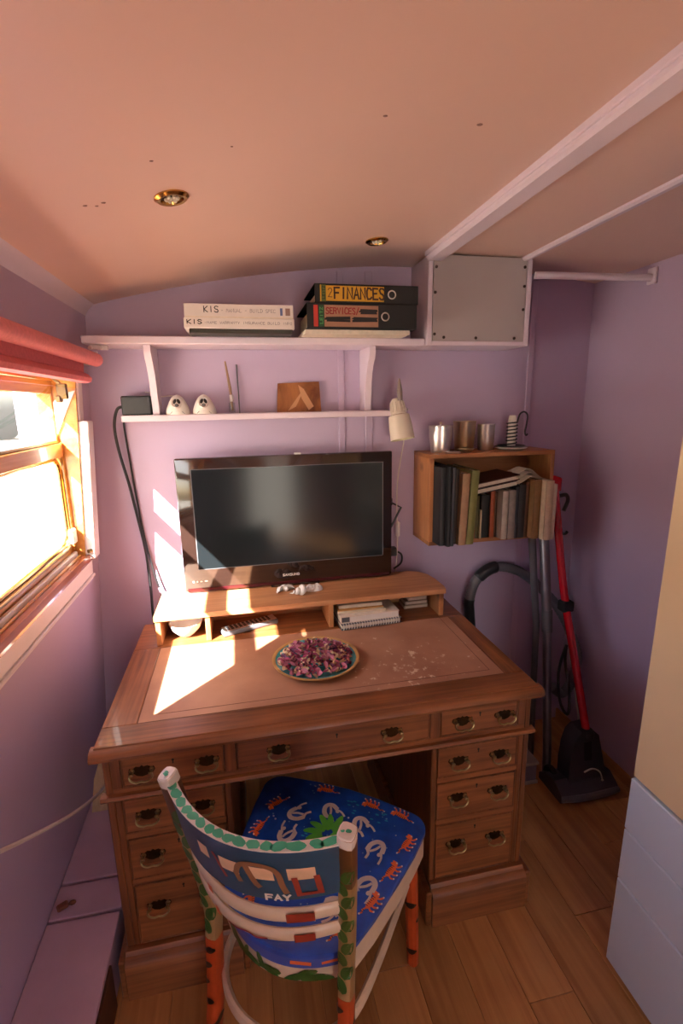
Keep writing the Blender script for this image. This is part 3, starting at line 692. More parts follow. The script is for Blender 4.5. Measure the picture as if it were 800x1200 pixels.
# ------------------------------------------------------------------ binders
def decal_plane(y): return lambda a, c: (a, y, c)
def white_binder(z0, h, x0, x1, y0, lb, w1, w2, wx):
    t = thing('ring_binder', lb, 'binder', ((x0+x1)/2, y0+.12, z0), 'white handwritten binders on the upper shelf')
    b = MB(); b.box(x0, x1, y0, y0+.003, z0, z0+h, .001); b.box(x0, x1, y0+.003, 1.922, z0, z0+.003); b.box(x0, x1, y0+.003, 1.922, z0+h-.003, z0+h); b.build('cover', MT['binderwhite'], t)
    b = MB(); b.box(x0+.01, x1-.012, y0+.012, 1.91, z0+.004, z0+h-.005); b.build('pages', MT['paper'], t)
    b = MB(); lettering(b, 'KIS', wx, z0+h*.40, .048, h*.42, .0026, decal_plane(y0-.0006), .0004); b.build('lettering', MT['ink'], t, smooth=False)
    b = MB(); lettering(b, w2, wx+.052, z0+h*.42, w1, h*.24, .0010, decal_plane(y0-.0006), .0006); b.build('lettering', MT['inkgrey'], t, smooth=False)
    return t
w2t = white_binder(1.7955, .0285, -.143, .200, 1.672, 'lower white binder lettered KIS resting on a dark folder', .275, '-NAME WARRANTY INSURANCE BUILD INFO', -.133)
t = white_binder(1.8245, .041, -.139, .197, 1.668, 'upper white binder lettered KIS, topmost on the left of the shelf', .17, '- MANUAL - BUILD SPEC', -.080)
b = MB(); b.box(.155, .163, 1.6675, 1.668, 1.834, 1.856); b.build('blue_sticker', paint('sticker_blue', '#5d6a96', .6), t)
b = MB(); b.box(.172, .187, 1.6675, 1.668, 1.834, 1.856); b.build('brown_sticker', paint('sticker_brown', '#8c6f66', .6), t)
b = MB(); b.box(-.139, .197, 1.6672, 1.668, 1.8246, 1.8285); b.build('lower_band', MT['paper'], t)
b = MB(); b.box(-.130, .196, 1.69, 1.92, 1.7822, 1.7952, .002); tag(b.build('folder', paint('dark_olive_folder', '#2e2c22', .5)), 'thin dark folder under the two white binders', 'folder')
def black_binder(z0, h, x0, x1, y0, lb, lab_hex, lx0, lx1, ringx):
    t = thing('lever_arch_file', lb, 'binder', ((x0+x1)/2, y0+.12, z0))
    b = MB(); b.box(x0, x1, y0, y0+.003, z0, z0+h, .001); b.box(x0, x1, y0+.003, 1.922, z0, z0+.003); b.box(x0, x1, y0+.003, 1.922, z0+h-.003, z0+h); b.build('cover', MT['blackmatt'], t)
    b = MB(); b.box(x0+.012, x1-.012, y0+.02, 1.915, z0+.004, z0+h-.02, fn=None); b.build('pages', MT['paper'], t)
    b = MB(); b.box(lx0, lx1, y0-.0006, y0+.0005, z0+.006, z0+h-.006); b.build('spine_label', paint('spine_label', lab_hex, .6, .06, 30), t)
    b = MB(); b.tube([(ringx+.0125*math.cos(a), y0-.001, z0+h*.5+.0125*math.sin(a)) for a in [2*math.pi*k/20 for k in range(20)]], .0022, 6, closed=True); b.build('finger_ring', MT['steel'], t)
    return t, y0
t, y0 = black_binder(1.7965, .078, .240, .612, 1.662, 'lower black lever arch file with pink label reading SERVICES', '#a5795f', .297, .478, .502)
b = MB(); b.box(.262, .276, y0-.0008, y0, 1.8025, 1.868); b.build('red_sticker', paint('sticker_red', '#c23a2c', .6), t)
b = MB(); b.box(.279, .296, y0-.0008, y0, 1.8025, 1.868); b.build('green_sticker', paint('sticker_green', '#1e4a2a', .6), t)
def vert(x0, z0): return lambda a, c: (x0-c, y0-.0014, z0+a)
b = MB(); lettering(b, 'LEITZ', .008, 0, .052, .009, .0024, vert(.2915, 1.8035)); b.build('lettering', paint('leitz_green', '#4f9a55', .6), t, smooth=False)
b = MB(); lettering(b, 'SERVICES/', .303, 1.842, .112, .018, .0034, decal_plane(y0-.0012), .0008); b.build('lettering', MT['inkred'], t, smooth=False)
b = MB()
for (xa, xb, zc, hh) in ((.416, .474, 1.850, .012), (.303, .380, 1.825, .010), (.392, .472, 1.825, .012)):
    for k in range(5):
        z = zc-hh/2+hh*k/4; b.ribbon([(xa+random.uniform(-.004, .004), z), (xb+random.uniform(-.005, .003), z+random.uniform(-.002, .002))], .0042, decal_plane(y0-.0012-.0001*k))
b.build('crossed_out_words', MT['ink'], t, smooth=False)
t, y0 = black_binder(1.8755, .058, .268, .617, 1.664, 'upper black lever arch file with yellow label reading FINANCES', '#c9961e', .289, .498, .525)
b = MB(); b.box(.288, .304, y0-.0008, y0, 1.8795, 1.9295); b.build('green_sticker', paint('sticker_dark_green', '#55611f', .6), t)
b = MB(); b.box(.285, .289, y0-.0008, y0, 1.8795, 1.9295); b.build('yellow_sticker', paint('sticker_yellow', '#c99a25', .6), t)
b = MB(); lettering(b, 'LEITZ', .004, 0, .040, .008, .0022, vert(.3005, 1.8835)); b.build('lettering', paint('leitz_dark', '#26301a', .6), t, smooth=False)
b = MB(); lettering(b, '2', .311, 1.893, .018, .026, .0022, decal_plane(y0-.0012), .0006); lettering(b, 'FINANCES', .332, 1.889, .172, .033, .0058, decal_plane(y0-.0012), .0008); b.build('lettering', MT['inkbrown'], t, smooth=False)
b = MB(); b.box(.235, .595, 1.68, 1.92, 1.7822, 1.7960, .001); tag(b.build('paper_pile', MT['paper']), 'flat pile of loose paper under the black lever arch files', 'paper')

# ------------------------------------------------------------------ small things on the lower shelf
LZ = 1.529
t = thing('power_supply', 'dark grey power brick at the left end of lower shelf', 'power supply', (-.33, 1.87, LZ))
b = MB(); b.box(-.388, -.292, 1.85, 1.90, LZ, LZ+.066, .004); b.build('housing', MT['charger'], t)
b = MB(); b.tube(smoothpath([(-.383, 1.86, LZ+.03), (-.405, 1.86, LZ+.02), (-.425, 1.885, 1.49), (-.422, 1.90, 1.40), (-.402, 1.91, 1.274), (-.384, 1.915, 1.13), (-.370, 1.915, 1.01), (-.366, 1.91, .87), (-.366, 1.90, .77), (-.36, 1.90, .70)]), .0052, 8); b.build('cable', MT['cableblack'], t)
b = MB(); b.tube(smoothpath([(-.380, 1.895, 1.534), (-.400, 1.921, 1.50), (-.394, 1.923, 1.367), (-.386, 1.923, 1.241), (-.372, 1.922, 1.077), (-.352, 1.915, .95), (-.335, 1.91, .87)]), .0038, 8); c_ = b.build('thin_cable', MT['cableblack'], t); c_['label'] = 'thinner black cable'
def speaker(x, lb):
    t = thing('mini_speaker', lb, 'speaker', (x, 1.86, LZ))
    b = MB(); n = 20; rows = []
    for (z, wd, dp) in ((0, .043, .032), (.014, .042, .031), (.028, .037, .028), (.044, .029, .024), (.058, .020, .018), (.066, .010, .010), (.069, .001, .001)):
        rows.append([(x+wd*math.cos(2*math.pi*k/n)*(1 if abs(math.cos(2*math.pi*k/n)) < .9 else .97), 1.865+dp*math.sin(2*math.pi*k/n), LZ+z) for k in range(n)])
    vs = [p for r_ in rows for p in r_]; fs = [(i*n+k, i*n+(k+1) % n, (i+1)*n+(k+1) % n, (i+1)*n+k) for i in range(len(rows)-1) for k in range(n)]
    fs += [tuple(range(n-1, -1, -1))]; b.add(vs, fs); b.build('shell', MT['white'], t, angle=60)
    def face(px, pz): # front surface y for a height
        z = pz-LZ; dp = .032-.012*(z/.058)**1.5; wd = .043-.023*(z/.058)**1.3; q = min(.95, abs((px-x)/wd)); return 1.865-dp*math.sqrt(1-q*q)
    b = MB(); c = LZ+.040; b.tube([(x+.0155*math.cos(a), face(x+.0155*math.cos(a), c+.0165*math.sin(a))-.001, c+.0165*math.sin(a)) for a in [2*math.pi*k/18 for k in range(18)]], .0022, 6, closed=True); b.build('ring', MT['steel'], t)
    for s in (-1, 1):
        pts = [(x+s*(.0065+.0055*math.cos(a)-.0025*math.sin(a)), c+.005+.0085*math.sin(a)) for a in [2*math.pi*k/12 for k in range(12)]]
        b = MB(); b.add([(p, face(p, q)-.0015, q) for p, q in pts], [tuple(range(12))]); b.build('grille_hole', MT['black'], t, smooth=False)
    b = MB(); b.sphere((x, face(x, c-.008)-.001, c-.0085), .006, 10, 6, (1.2, .4, .9)); b.build('dust_cap', MT['greyplastic'], t)
    b = MB(); pts = [(x-.026, LZ+.002), (x-.018, LZ+.010), (x, LZ+.0125), (x+.018, LZ+.010), (x+.026, LZ+.002)]
    b.add([(p, face(p, q)-.001, q) for p, q in pts], [(0, 1, 2, 3, 4)]); b.build('slot', MT['greyplastic'], t, smooth=False)
speaker(-.203, 'white ghost shaped mini speaker nearer the left bracket'); speaker(-.112, 'white ghost shaped mini speaker nearer the brushes')
t = MB(); t.tube(smoothpath([(-.315, 1.91, LZ+.080), (-.285, 1.90, LZ+.074), (-.262, 1.915, LZ+.064), (-.23, 1.91, LZ+.066), (-.205, 1.905, LZ+.062)]), .002, 6)
tag(t.build('speaker_lead', MT['cablewhite']), 'thin white lead running from behind the power brick to the speaker', 'cable')
t = thing('paint_brush', 'paint brush with pale handle leaning in the small jar', 'brush', (-.02, 1.88, LZ))
b = MB(); b.tube([(-.014, 1.895, LZ+.010), (-.018, 1.9, LZ+.09), (-.030, 1.905, LZ+.185)], [.004, .0055, .003], 8); b.build('handle', wood('brush_wood', '#8c6a4c', '#b3906c', 'z'), t)
b = MB(); b.tube([(-.014, 1.895, LZ+.042), (-.0155, 1.897, LZ+.066)], .0078, 10); b.build('ferrule', MT['steel'], t)
t = MB(); t.tube([(.012, 1.90, LZ), (.011, 1.915, LZ+.10), (.010, 1.922, LZ+.175)], [.002, .0025, .0035], 8); tag(t.build('palette_knife', MT['greyplastic']), 'slim grey stick leaning on the wall right of paint brush', 'stick')
t = MB(); t.lathe([(.001, .001), (.0115, .001), (.012, .002), (.012, .038), (.0105, .038), (.0105, .004), (.001, .003)], (-.015, 1.892, LZ), 20); tag(t.build('glass_jar', MT['glassjar']), 'tiny clear glass jar holding the paint brush', 'jar')
t = thing('photo_print', 'brown photo print propped against wall on lower shelf', 'photo', (.24, 1.9, LZ))
b = MB()
b.add([(.149, 1.893, LZ), (.318, 1.893, LZ), (.316, 1.917, LZ+.112), (.158, 1.917, LZ+.106), (.149, 1.895, LZ), (.318, 1.895, LZ), (.316, 1.919, LZ+.112), (.158, 1.919, LZ+.106)], [(0, 1, 2, 3), (7, 6, 5, 4), (0, 4, 5, 1), (1, 5, 6, 2), (2, 6, 7, 3), (3, 7, 4, 0)]); b.build('print', MT['photo'], t)
b = MB(); b.flat = True
def pf(a, c): return (a, 1.8925+.024*(c-LZ)/.11, c)
b.add([pf(.235, LZ+.10), pf(.255, LZ+.085), pf(.29, LZ+.02), pf(.27, LZ+.006), pf(.245, LZ+.05)], [(0, 1, 2, 3, 4)]); b.add([pf(.25, LZ+.08), pf(.258, LZ+.086), pf(.222, LZ+.02), pf(.19, LZ+.004), pf(.21, LZ+.03)], [(0, 1, 2, 3, 4)]); b.build('pale_figure', paint('photo_pale', '#d19c70', .3), t, smooth=False)

# ------------------------------------------------------------------ wall lamp
t = thing('wall_lamp', 'cream cone reading lamp at the right end of lower shelf', 'lamp', (.61, 1.84, 1.5))
b = MB(); b.tube([(.598, 1.80, 1.645), (.600, 1.80, 1.60), (.602, 1.80, 1.565)], [.003, .011, .010], 10); b.build('stem', MT['stem'], t)
M = Matrix.Rotation(R(9), 3, 'Y') @ Matrix.Rotation(R(-10), 3, 'X')
M = Matrix.Rotation(R(-6), 3, 'Y') @ Matrix.Rotation(R(-12), 3, 'X')
sc_ = (.612, 1.795, 1.42)
b = MB(); b.lathe([(.046, 0), (.044, .05), (.040, .09), (.031, .095), (.029, .10), (.024, .145), (.016, .156), (.001, .158)], sc_, 28, mat=M, cap=False); b.build('shade', MT['cream'], t)
b.__init__(); b.lathe([(.0445, .001), (.042, .05), (.036, .09), (.001, .10)], sc_, 28, mat=M, cap=False); b.build('shade_lining', MT['lampin'], t)
b = MB()
for k in range(12):
    a = 2*math.pi*k/12; p = [Vector(sc_)+M @ Vector((rr*math.cos(a), rr*math.sin(a), z)) for rr, z in ((.030, .104), (.0255, .142))]; b.tube(p, .0022, 6)
b.build('vent_rib', MT['cream'], t)
b = MB(); b.tube([(.622, 1.80, 1.525), (.640, 1.83, 1.53), (.64, 1.925, 1.53)], .006, 8); b.box(.625, .655, 1.915, 1.93, 1.505, 1.55, .003); b.build('arm', MT['steel'], t)
b = MB(); b.tube(smoothpath([(.645, 1.90, 1.50), (.640, 1.86, 1.42), (.634, 1.87, 1.36), (.622, 1.885, 1.24), (.622, 1.89, 1.12), (.628, 1.893, 1.04), (.626, 1.896, .93), (.62, 1.9, .82)]), .0025, 6); b.build('cord', MT['cablewhite'], t)
b = MB(); b.box(.620, .636, 1.884, 1.902, 1.01, 1.075, .005); b.build('inline_switch', MT['white'], t)

# ------------------------------------------------------------------ pine box shelf with books
BX0, BX1, BY, BZ0, BZ1 = .708, 1.238, 1.752, 1.003, 1.362
t = thing('wall_box_shelf', 'open pine box shelf on the back wall holding old books', 'shelf', (.97, 1.84, BZ0))
for nm, q, mt in (('top_board', (BX0, BX1, BY, YB, BZ1-.016, BZ1), MT['pine_x']), ('bottom_board', (BX0, BX1, BY, YB, BZ0, BZ0+.016), MT['pine_x']), ('side_board', (BX0, BX0+.016, BY, YB, BZ0+.0161, BZ1-.0161), MT['pine_z']), ('side_board', (BX1-.016, BX1, BY, YB, BZ0+.0161, BZ1-.0161), MT['pine_z']), ('back_board', (BX0+.016, BX1-.016, YB-.008, YB, BZ0+.016, BZ1-.016), MT['pine_x'])):
    b = MB(); b.box(*q, b=.001); b.build(nm, mt, t)
BS = BZ0+.0163
# x0, x1, height, front y, colour, lean(top dx), label
books = [(.726, .748, .30, 1.69, '#26282c', 0, 'tall dark grey book at the left end of the box shelf'),
 (.749, .763, .305, 1.672, '#15171b', 0, 'tall narrow black book, second from the left in the box shelf'),
 (.764, .778, .30, 1.675, '#3b4046', .003, 'tall slate book with a pale edge, third from the left'),
 (.779, .799, .29, 1.70, '#3a302a', .006, 'tall dark brown book left of the tan one'),
 (.800, .830, .275, 1.68, '#a37f5f', .010, 'tan stained book leaning beside the olive green one'),
 (.832, .862, .285, 1.682, '#75743f', .016, 'tall olive green book leaning right'),
 (.880, .893, .165, 1.755, '#8f4a36', 0, 'small rust red book just right of the olive one'),
 (.8935, .904, .16, 1.755, '#a4573e', 0, 'small orange red book beside the rust one'),
 (.905, .922, .172, 1.757, '#504a26', 0, 'small dark olive book under the lying books'),
 (.9225, .930, .115, 1.75, '#cdbf98', 0, 'short thin cream booklet standing in the box shelf'),
 (.931, .966, .175, 1.757, '#141513', 0, 'thick black book under the lying books'),
 (.967, .985, .19, 1.752, '#a5512f', 0, 'orange book right of the thick black one'),
 (.986, .996, .185, 1.754, '#4f3626', 0, 'thin brown book right of the orange one'),
 (.997, 1.0225, .193, 1.715, '#a5968a', 0, 'pale grey beige book at the box shelf middle'),
 (1.0235, 1.052, .196, 1.712, '#7d7069', 0, 'grey brown book right of the pale grey one'),
 (1.053, 1.068, .205, 1.716, '#20222c', 0, 'navy book right of the grey brown one'),
 (1.069, 1.098, .215, 1.718, '#2b2829', 0, 'wide charcoal book near the right end'),
 (1.099, 1.116, .225, 1.722, '#5d3a22', 0, 'dark brown book left of the caramel one'),
 (1.117, 1.146, .235, 1.69, '#8c6a45', 0, 'caramel brown book near the right end of the box shelf'),
 (1.148, 1.180, .235, 1.66, '#c9b294', 0, 'thick cream book jutting out at the right end'),
 (1.181, 1.197, .22, 1.664, '#d6c6ad', 0, 'last ivory book at the right end of the row')]
bookmats = {}
for i, (x0, x1, h, fy, hx, ln, lb) in enumerate(books):
    t = thing('book', lb, 'book', ((x0+x1)/2, 1.8, BS), 'books standing in the box shelf')
    d = min(.235, h*.8); y1 = min(fy+d, 1.918); tk = min(.0025, (x1-x0)*.2)
    fn = (lambda p, ln=ln, h=h: Vector((p.x+ln*(p.z-BS)/h, p.y, p.z)))
    mt = paint('book_cloth_%d' % i, hx, .62, .12, 45, bump=.2)
    b = MB(); b.box(x0, x0+tk, fy, y1, BS, BS+h, 0, fn=fn); b.box(x1-tk, x1, fy, y1, BS, BS+h, 0, fn=fn)
    nseg = 5; pts = []
    for k in range(nseg+1):
        u = k/nseg; pts.append((x0+(x1-x0)*u, fy-.003*math.sin(math.pi*u)))
    poly = pts+[(x1, fy+.004), (x0, fy+.004)]
    k0 = len(b.v); b.prism(poly, BS, BS+h, 'z'); b.v[k0:] = [fn(p) for p in b.v[k0:]]
    b.build('cover', mt, t)
    b = MB(); b.box(x0+tk, x1-tk, fy+.004, y1-.004, BS+.003, BS+h-.004, fn=fn); b.build('pages', MT['paper'], t)
# two books lying across the short ones, slanted
def lying(x0, x1, z, th, y0, y1, sl, hx, lb):
    t = thing('book', lb, 'book', ((x0+x1)/2, 1.82, z), 'books lying across the short books')
    fn = lambda p: Vector((p.x, p.y, p.z+sl*(p.x-x0)))
    mt = paint('lying_cloth', hx, .55, .12, 40)
    b = MB(); b.box(x0, x1, y0, y1, z, z+.003, fn=fn); b.box(x0, x1, y0, y1, z+th-.003, z+th, fn=fn); b.box(x0, x1, y1-.003, y1, z+.003, z+th-.003, fn=fn); b.build('cover', mt, t)
    b = MB(); b.box(x0+.004, x1-.004, y0+.004, y1-.003, z+.003, z+th-.003, fn=fn); b.build('pages', MT['paper'], t)
lying(.897, 1.085, 1.2000, .022, 1.735, 1.915, .16, '#17120f', 'black book lying slanted on top of the short books')
lying(.890, 1.075, 1.2235, .020, 1.73, 1.912, .16, '#4a1f15', 'dark red brown book lying topmost and slanted')
t = MB(); pts = []
for k in range(3):
    pts = [(1.06+.013*i, 1.2385+.006*k+.030*math.exp(-((i-4)/3.0)**2)+.012*k*(9-i)/9) for i in range(10)]
    t.prism(pts+[(a, c+.0012) for a, c in reversed(pts)], 1.70+.012*k, 1.80, 'y')
tag(t.build('folded_papers', MT['paper']), 'loose curled papers stuffed on top of the right hand books', 'paper')

# cups and candle on the box shelf
def tumbler(x, y, r0, r1, h, mt, lb):
    b = MB(); b.lathe([(.001, .0), (r0*.95, 0), (r0, .003), (r1, h-.002), (r1+.001, h), (r1-.001, h), (r0-.002, .006), (.001, .005)], (x, y, BZ1), 28); tag(b.build('metal_cup', mt), lb, 'cup', 'metal cups on the box shelf')
t = thing('metal_cup', 'bright silver cup with knobbed lid, leftmost on the box shelf', 'cup', (.782, 1.835, BZ1))
b = MB(); b.lathe([(.001, 0), (.036, 0), (.037, .003), (.0445, .06), (.046, .100), (.0465, .104), (.044, .104), (.043, .098), (.035, .006), (.001, .005)], (.782, 1.835, BZ1), 28); b.build('body', MT['steel'], t)
b = MB(); b.lathe([(.043, .099), (.03, .102), (.004, .104), (.003, .110), (.006, .113), (.005, .117), (.001, .118)], (.782, 1.835, BZ1), 24); b.build('lid', MT['steel'], t)
tumbler(.897, 1.865, .038, .046, .118, MT['steel_warm'], 'tall warm toned metal cup, second from the left')
tumbler(.985, 1.850, .031, .035, .104, MT['steel'], 'plain metal tumbler between tall cup and candle')
t = MB(); t.lathe([(.001, .001), (.015, .001), (.027, .007), (.034, .014), (.031, .014), (.02, .008), (.001, .006)], (.87, 1.792, BZ1), 24); tag(t.build('metal_saucer', MT['steel_warm']), 'shallow round metal dish in front of the tall metal cup', 'dish')
t = MB(); t.lathe([(.001, .0), (.028, 0), (.03, .003), (.028, .006), (.001, .007)], (.815, 1.785, BZ1), 20); tag(t.build('pot_lid', MT['steel']), 'small flat metal lid in front of the silver cup', 'lid')
t = thing('candle_holder', 'black spiral wire candle holder with hooked handle on white saucer', 'candle holder', (1.10, 1.85, BZ1))
b = MB(); b.lathe([(.001, .0), (.045, .0), (.063, .006), (.066, .011), (.062, .011), (.04, .006), (.001, .005)], (1.10, 1.85, BZ1), 28); b.build('saucer', MT['ceramic'], t)
b = MB(); b.lathe([(.001, .0062), (.05, .0085), (.058, .015), (.054, .017), (.045, .0125), (.001, .012)], (1.10, 1.85, BZ1), 28); b.build('tray', MT['black'], t)
b = MB(); b.tube([(1.10+.0205*math.cos(a), 1.85+.0205*math.sin(a), BZ1+.014+.098*a/(14*math.pi)) for a in [i*.3 for i in range(int(14*math.pi/.3))]], .0028, 6); b.build('spiral', MT['black'], t)
b = MB(); b.tube(smoothpath([(1.12, 1.85, BZ1+.105), (1.13, 1.848, BZ1+.14), (1.148, 1.846, BZ1+.15), (1.163, 1.844, BZ1+.135), (1.160, 1.843, BZ1+.10), (1.155, 1.843, BZ1+.07), (1.160, 1.843, BZ1+.055), (1.168, 1.843, BZ1+.06)]), .0035, 8); b.build('handle', MT['black'], t)
b = MB(); b.lathe([(.001, 0), (.0165, 0), (.0165, .108), (.013, .124), (.001, .124)], (1.10, 1.85, BZ1+.0125), 18); b.build('candle', MT['wax'], t)

# ------------------------------------------------------------------ ceiling spots
def spot(x, y, lb):
    z = ceilz(x); sl = math.atan(-2*.097*(x-.84)); M = Matrix.Rotation(-sl, 3, 'Y')
    t = thing('ceiling_spotlight', lb, 'ceiling light', (x, y, z))
    b = MB(); b.lathe([(.036, .002), (.036, -.003), (.030, -.007), (.024, -.006), (.022, -.001), (.020, .004)], (x, y, z), 32, mat=M); b.f = b.f[:32*5]; b.mi = b.mi[:32*5]; b.build('bezel', MT['gold'], t)
    b = MB(); b.lathe([(.0215, .0015), (.001, .0016)], (x, y, z-.003), 24, mat=M); b.build('reflector', MT['brass_dark'], t)
    b = MB()
    for k in range(6):
        a = k*math.pi/3; p = M @ Vector((.0115*math.cos(a), .0115*math.sin(a), -.004)); b.sphere(Vector((x, y, z))+p, .0045, 8, 6)
    b.sphere((x, y, z-.004), .004, 8, 6); b.build('led_cluster', MT['cream'], t)
spot(-.105, 1.18, 'round brass ceiling spotlight nearer the window'); spot(.462, 1.622, 'round brass ceiling spotlight above the black files')

for x, y, rr in ((-.12, 1.02, .003), (-.27, 1.16, .004), (-.25, 1.17, .003), (-.235, 1.16, .004), (.28, .93, .0035), (.47, .96, .005), (.02, 1.0, .002)):
    b = MB(); b.lathe([(rr, .001), (rr*.8, -.0008), (.0003, -.001)], (x, y, ceilz(x)), 7, sx=1.4); b.build('paint_chip', MT['chip'], ce)
# ------------------------------------------------------------------ wardrobe
t = thing('wardrobe', 'tall wardrobe with cream door above three white drawers tinted with blue window light', 'wardrobe', (1.2, .3, 0))
def wl_(p): return Vector((p.x+.022*(p.z/1.35), p.y, p.z))
b = MB(); b.box(.945, 1.45, -.45, .905, 0.0, 1.98, .002, fn=wl_); b.build('carcass', MT['draw'], t)
for z0, z1 in ((.022, .296), (.299, .452), (.455, .606)):
    b = MB(); b.box(.924, .944, -.45, .912, z0, z1, .003, fn=wl_); b.build('drawer', MT['draw'], t)
b = MB(); b.box(.929, .9445, -.45, .912, .611, 1.98, .003, fn=wl_); b.build('door', MT['door'], t)
# ------------------------------------------------------------------ floor cleaner, tubes and hose
t = thing('floor_cleaner', 'red stick floor cleaner with black head leaning in the corner', 'cleaner', (1.26, 1.48, 0))
HS = lambda p: Vector((p.x+.025, p.y-.02, p.z))
red = [(1.310, 1.515, .235), (1.298, 1.61, .52), (1.286, 1.69, .77), (1.273, 1.735, 1.0), (1.262, 1.775, 1.22)]
b = MB(); b.tube(smoothpath(red, 4), .016, 14); b.build('tube', MT['red'], t)
b = MB(); b.box(1.232, 1.292, 1.765, 1.80, 1.195, 1.255, .008, 2, fn=lambda p: Vector((p.x, p.y, p.z-.3*(p.x-1.26)))); b.build('handle', MT['red'], t)
b = MB(); b.tube(smoothpath([(1.275, 1.76, 1.17), (1.305, 1.755, 1.175), (1.315, 1.755, 1.15), (1.295, 1.75, 1.11)]), .008, 8); b.tube(smoothpath([(1.275, 1.74, 1.02), (1.30, 1.735, 1.015), (1.31, 1.735, 1.025)]), .006, 8); b.build('cord_hook', MT['black'], t)
b = MB(); b.box(1.262, 1.315, 1.655, 1.70, .70, .745, .006); b.build('clip', MT['blackmatt'], t)
# floor head: wide nozzle and housing with neck
b = MB()
pr = [(1.455, 0.002), (1.445, .03), (1.46, .045), (1.50, .07), (1.56, .06), (1.60, .03), (1.60, .002)]
b.prism(pr, 1.13, 1.385, 'x'); b.v = [HS(p) for p in b.v]; b.build('nozzle', MT['head'], t)
b = MB(); b.tube(smoothpath([(1.13, 1.452, .024), (1.2, 1.440, .026), (1.3, 1.440, .026), (1.385, 1.452, .024)]), .013, 8); b.v = [HS(p) for p in b.v]; b.build('bumper', MT['greyplastic'], t)
b = MB()
pr2 = [(1.185, .05), (1.19, .12), (1.205, .19), (1.225, .235), (1.25, .255), (1.30, .258), (1.325, .235), (1.335, .18), (1.345, .12), (1.36, .05)]
k0 = len(b.v); b.prism(pr2, 1.485, 1.56, 'y'); b.v[k0:] = [Vector((p.x, p.y+(p.z-.05)*.15, p.z)) for p in b.v[k0:]]
b.v = [HS(p) for p in b.v]; b.build('housing', MT['head'], t)
b = MB(); b.box(1.255, 1.29, 1.503, 1.506, .14, .215, .001, fn=lambda p: Vector((p.x, p.y-.008+(p.z-.14)*.15, p.z))); b.v = [HS(p) for p in b.v]; b.build('vent', MT['blackmatt'], t)
b = MB(); b.tube(smoothpath([(1.245, 1.479, .105), (1.28, 1.478, .115), (1.315, 1.477, .095), (1.33, 1.475, .055)]), [.003]*18+[.006], 6); b.v = [HS(p) for p in b.v]; b.build('pale_strip', MT['steel'], t)
b = MB(); b.lathe([(.026, 0), (.026, .02), (.02, .03)], (1.285, 1.53, .225), 14); b.v = [HS(p) for p in b.v]; b.build('neck', MT['black'], t)
b = MB()
for x in (1.16, 1.37): b.lathe([(.001, 0), (.035, 0), (.038, .006), (.038, .016), (.035, .022), (.001, .022)], (x-.011, 1.565, .04), 18, 'x')
b.v = [HS(p) for p in b.v]; b.build('wheel', MT['blackmatt'], t)
t = thing('vacuum_hose', 'grey ribbed vacuum hose arching behind the desk corner', 'hose', (1.2, 1.85, 0))
hp = smoothpath([(.975, 1.885, .52), (.962, 1.885, .64), (.957, 1.88, .70), (.985, 1.88, .788), (1.063, 1.88, .84), (1.161, 1.875, .827), (1.254, 1.86, .766), (1.366, 1.835, .645), (1.421, 1.80, .521), (1.440, 1.77, .415), (1.41, 1.75, .319), (1.36, 1.745, .265), (1.31, 1.75, .30)], 14)
b = MB(); b.tube(hp[8:], [.0205+(.0018 if i % 2 else 0) for i in range(len(hp)-8)], 12); b.build('ribbed_hose', MT['greyplastic'], t, angle=80)
b = MB(); b.tube(hp[0:30], .0235, 12); b.build('cuff', MT['black'], t)
b = MB(); b.tube(hp[44:60], [.022]+[.0265]*14+[.022], 12); b.build('collar', MT['black'], t)
t = thing('vacuum_tube', 'grey metal vacuum tube standing between desk and red stick', 'tube', (1.2, 1.6, 0))
b = MB(); b.tube([(1.185, 1.575, .0), (1.20, 1.60, .10), (1.232, 1.715, .66)], [.0175, .0175, .0175], 14); b.tube([(1.232, 1.715, .655), (1.248, 1.80, 1.0)], [.0205, .0205], 14); b.build('tube', MT['metaltube'], t)
b = MB(); b.tube([(1.2285, 1.703, .60), (1.2335, 1.720, .69)], .0225, 14); b.build('collar', MT['greyplastic'], t)
t = MB(); t.tube([(1.205, 1.72, .0), (1.222, 1.77, .6), (1.222, 1.85, 1.0)], [.014, .014, .0165], 12); tag(t.build('spare_tube', MT['greyplastic']), 'dark grey spare vacuum tube behind the metal one', 'tube')
t = MB(); t.tube(smoothpath([(1.44, 1.84, .46), (1.452, 1.80, .3), (1.44, 1.72, .12), (1.40, 1.66, .006)]), .003, 6); tag(t.build('thin_cord', MT['cablewhite']), 'thin pale cord hanging by the corner to the floor', 'cable')
t = MB(); t.tube(smoothpath([(1.30, 1.665, .55), (1.275, 1.66, .48), (1.262, 1.65, .40), (1.268, 1.63, .30), (1.285, 1.60, .27), (1.31, 1.64, .36), (1.305, 1.67, .46), (1.30, 1.668, .54)], 6), .006, 8); tag(t.build('coiled_flex', MT['cableblack']), 'black flex coiled on the red stick above its head', 'cable')
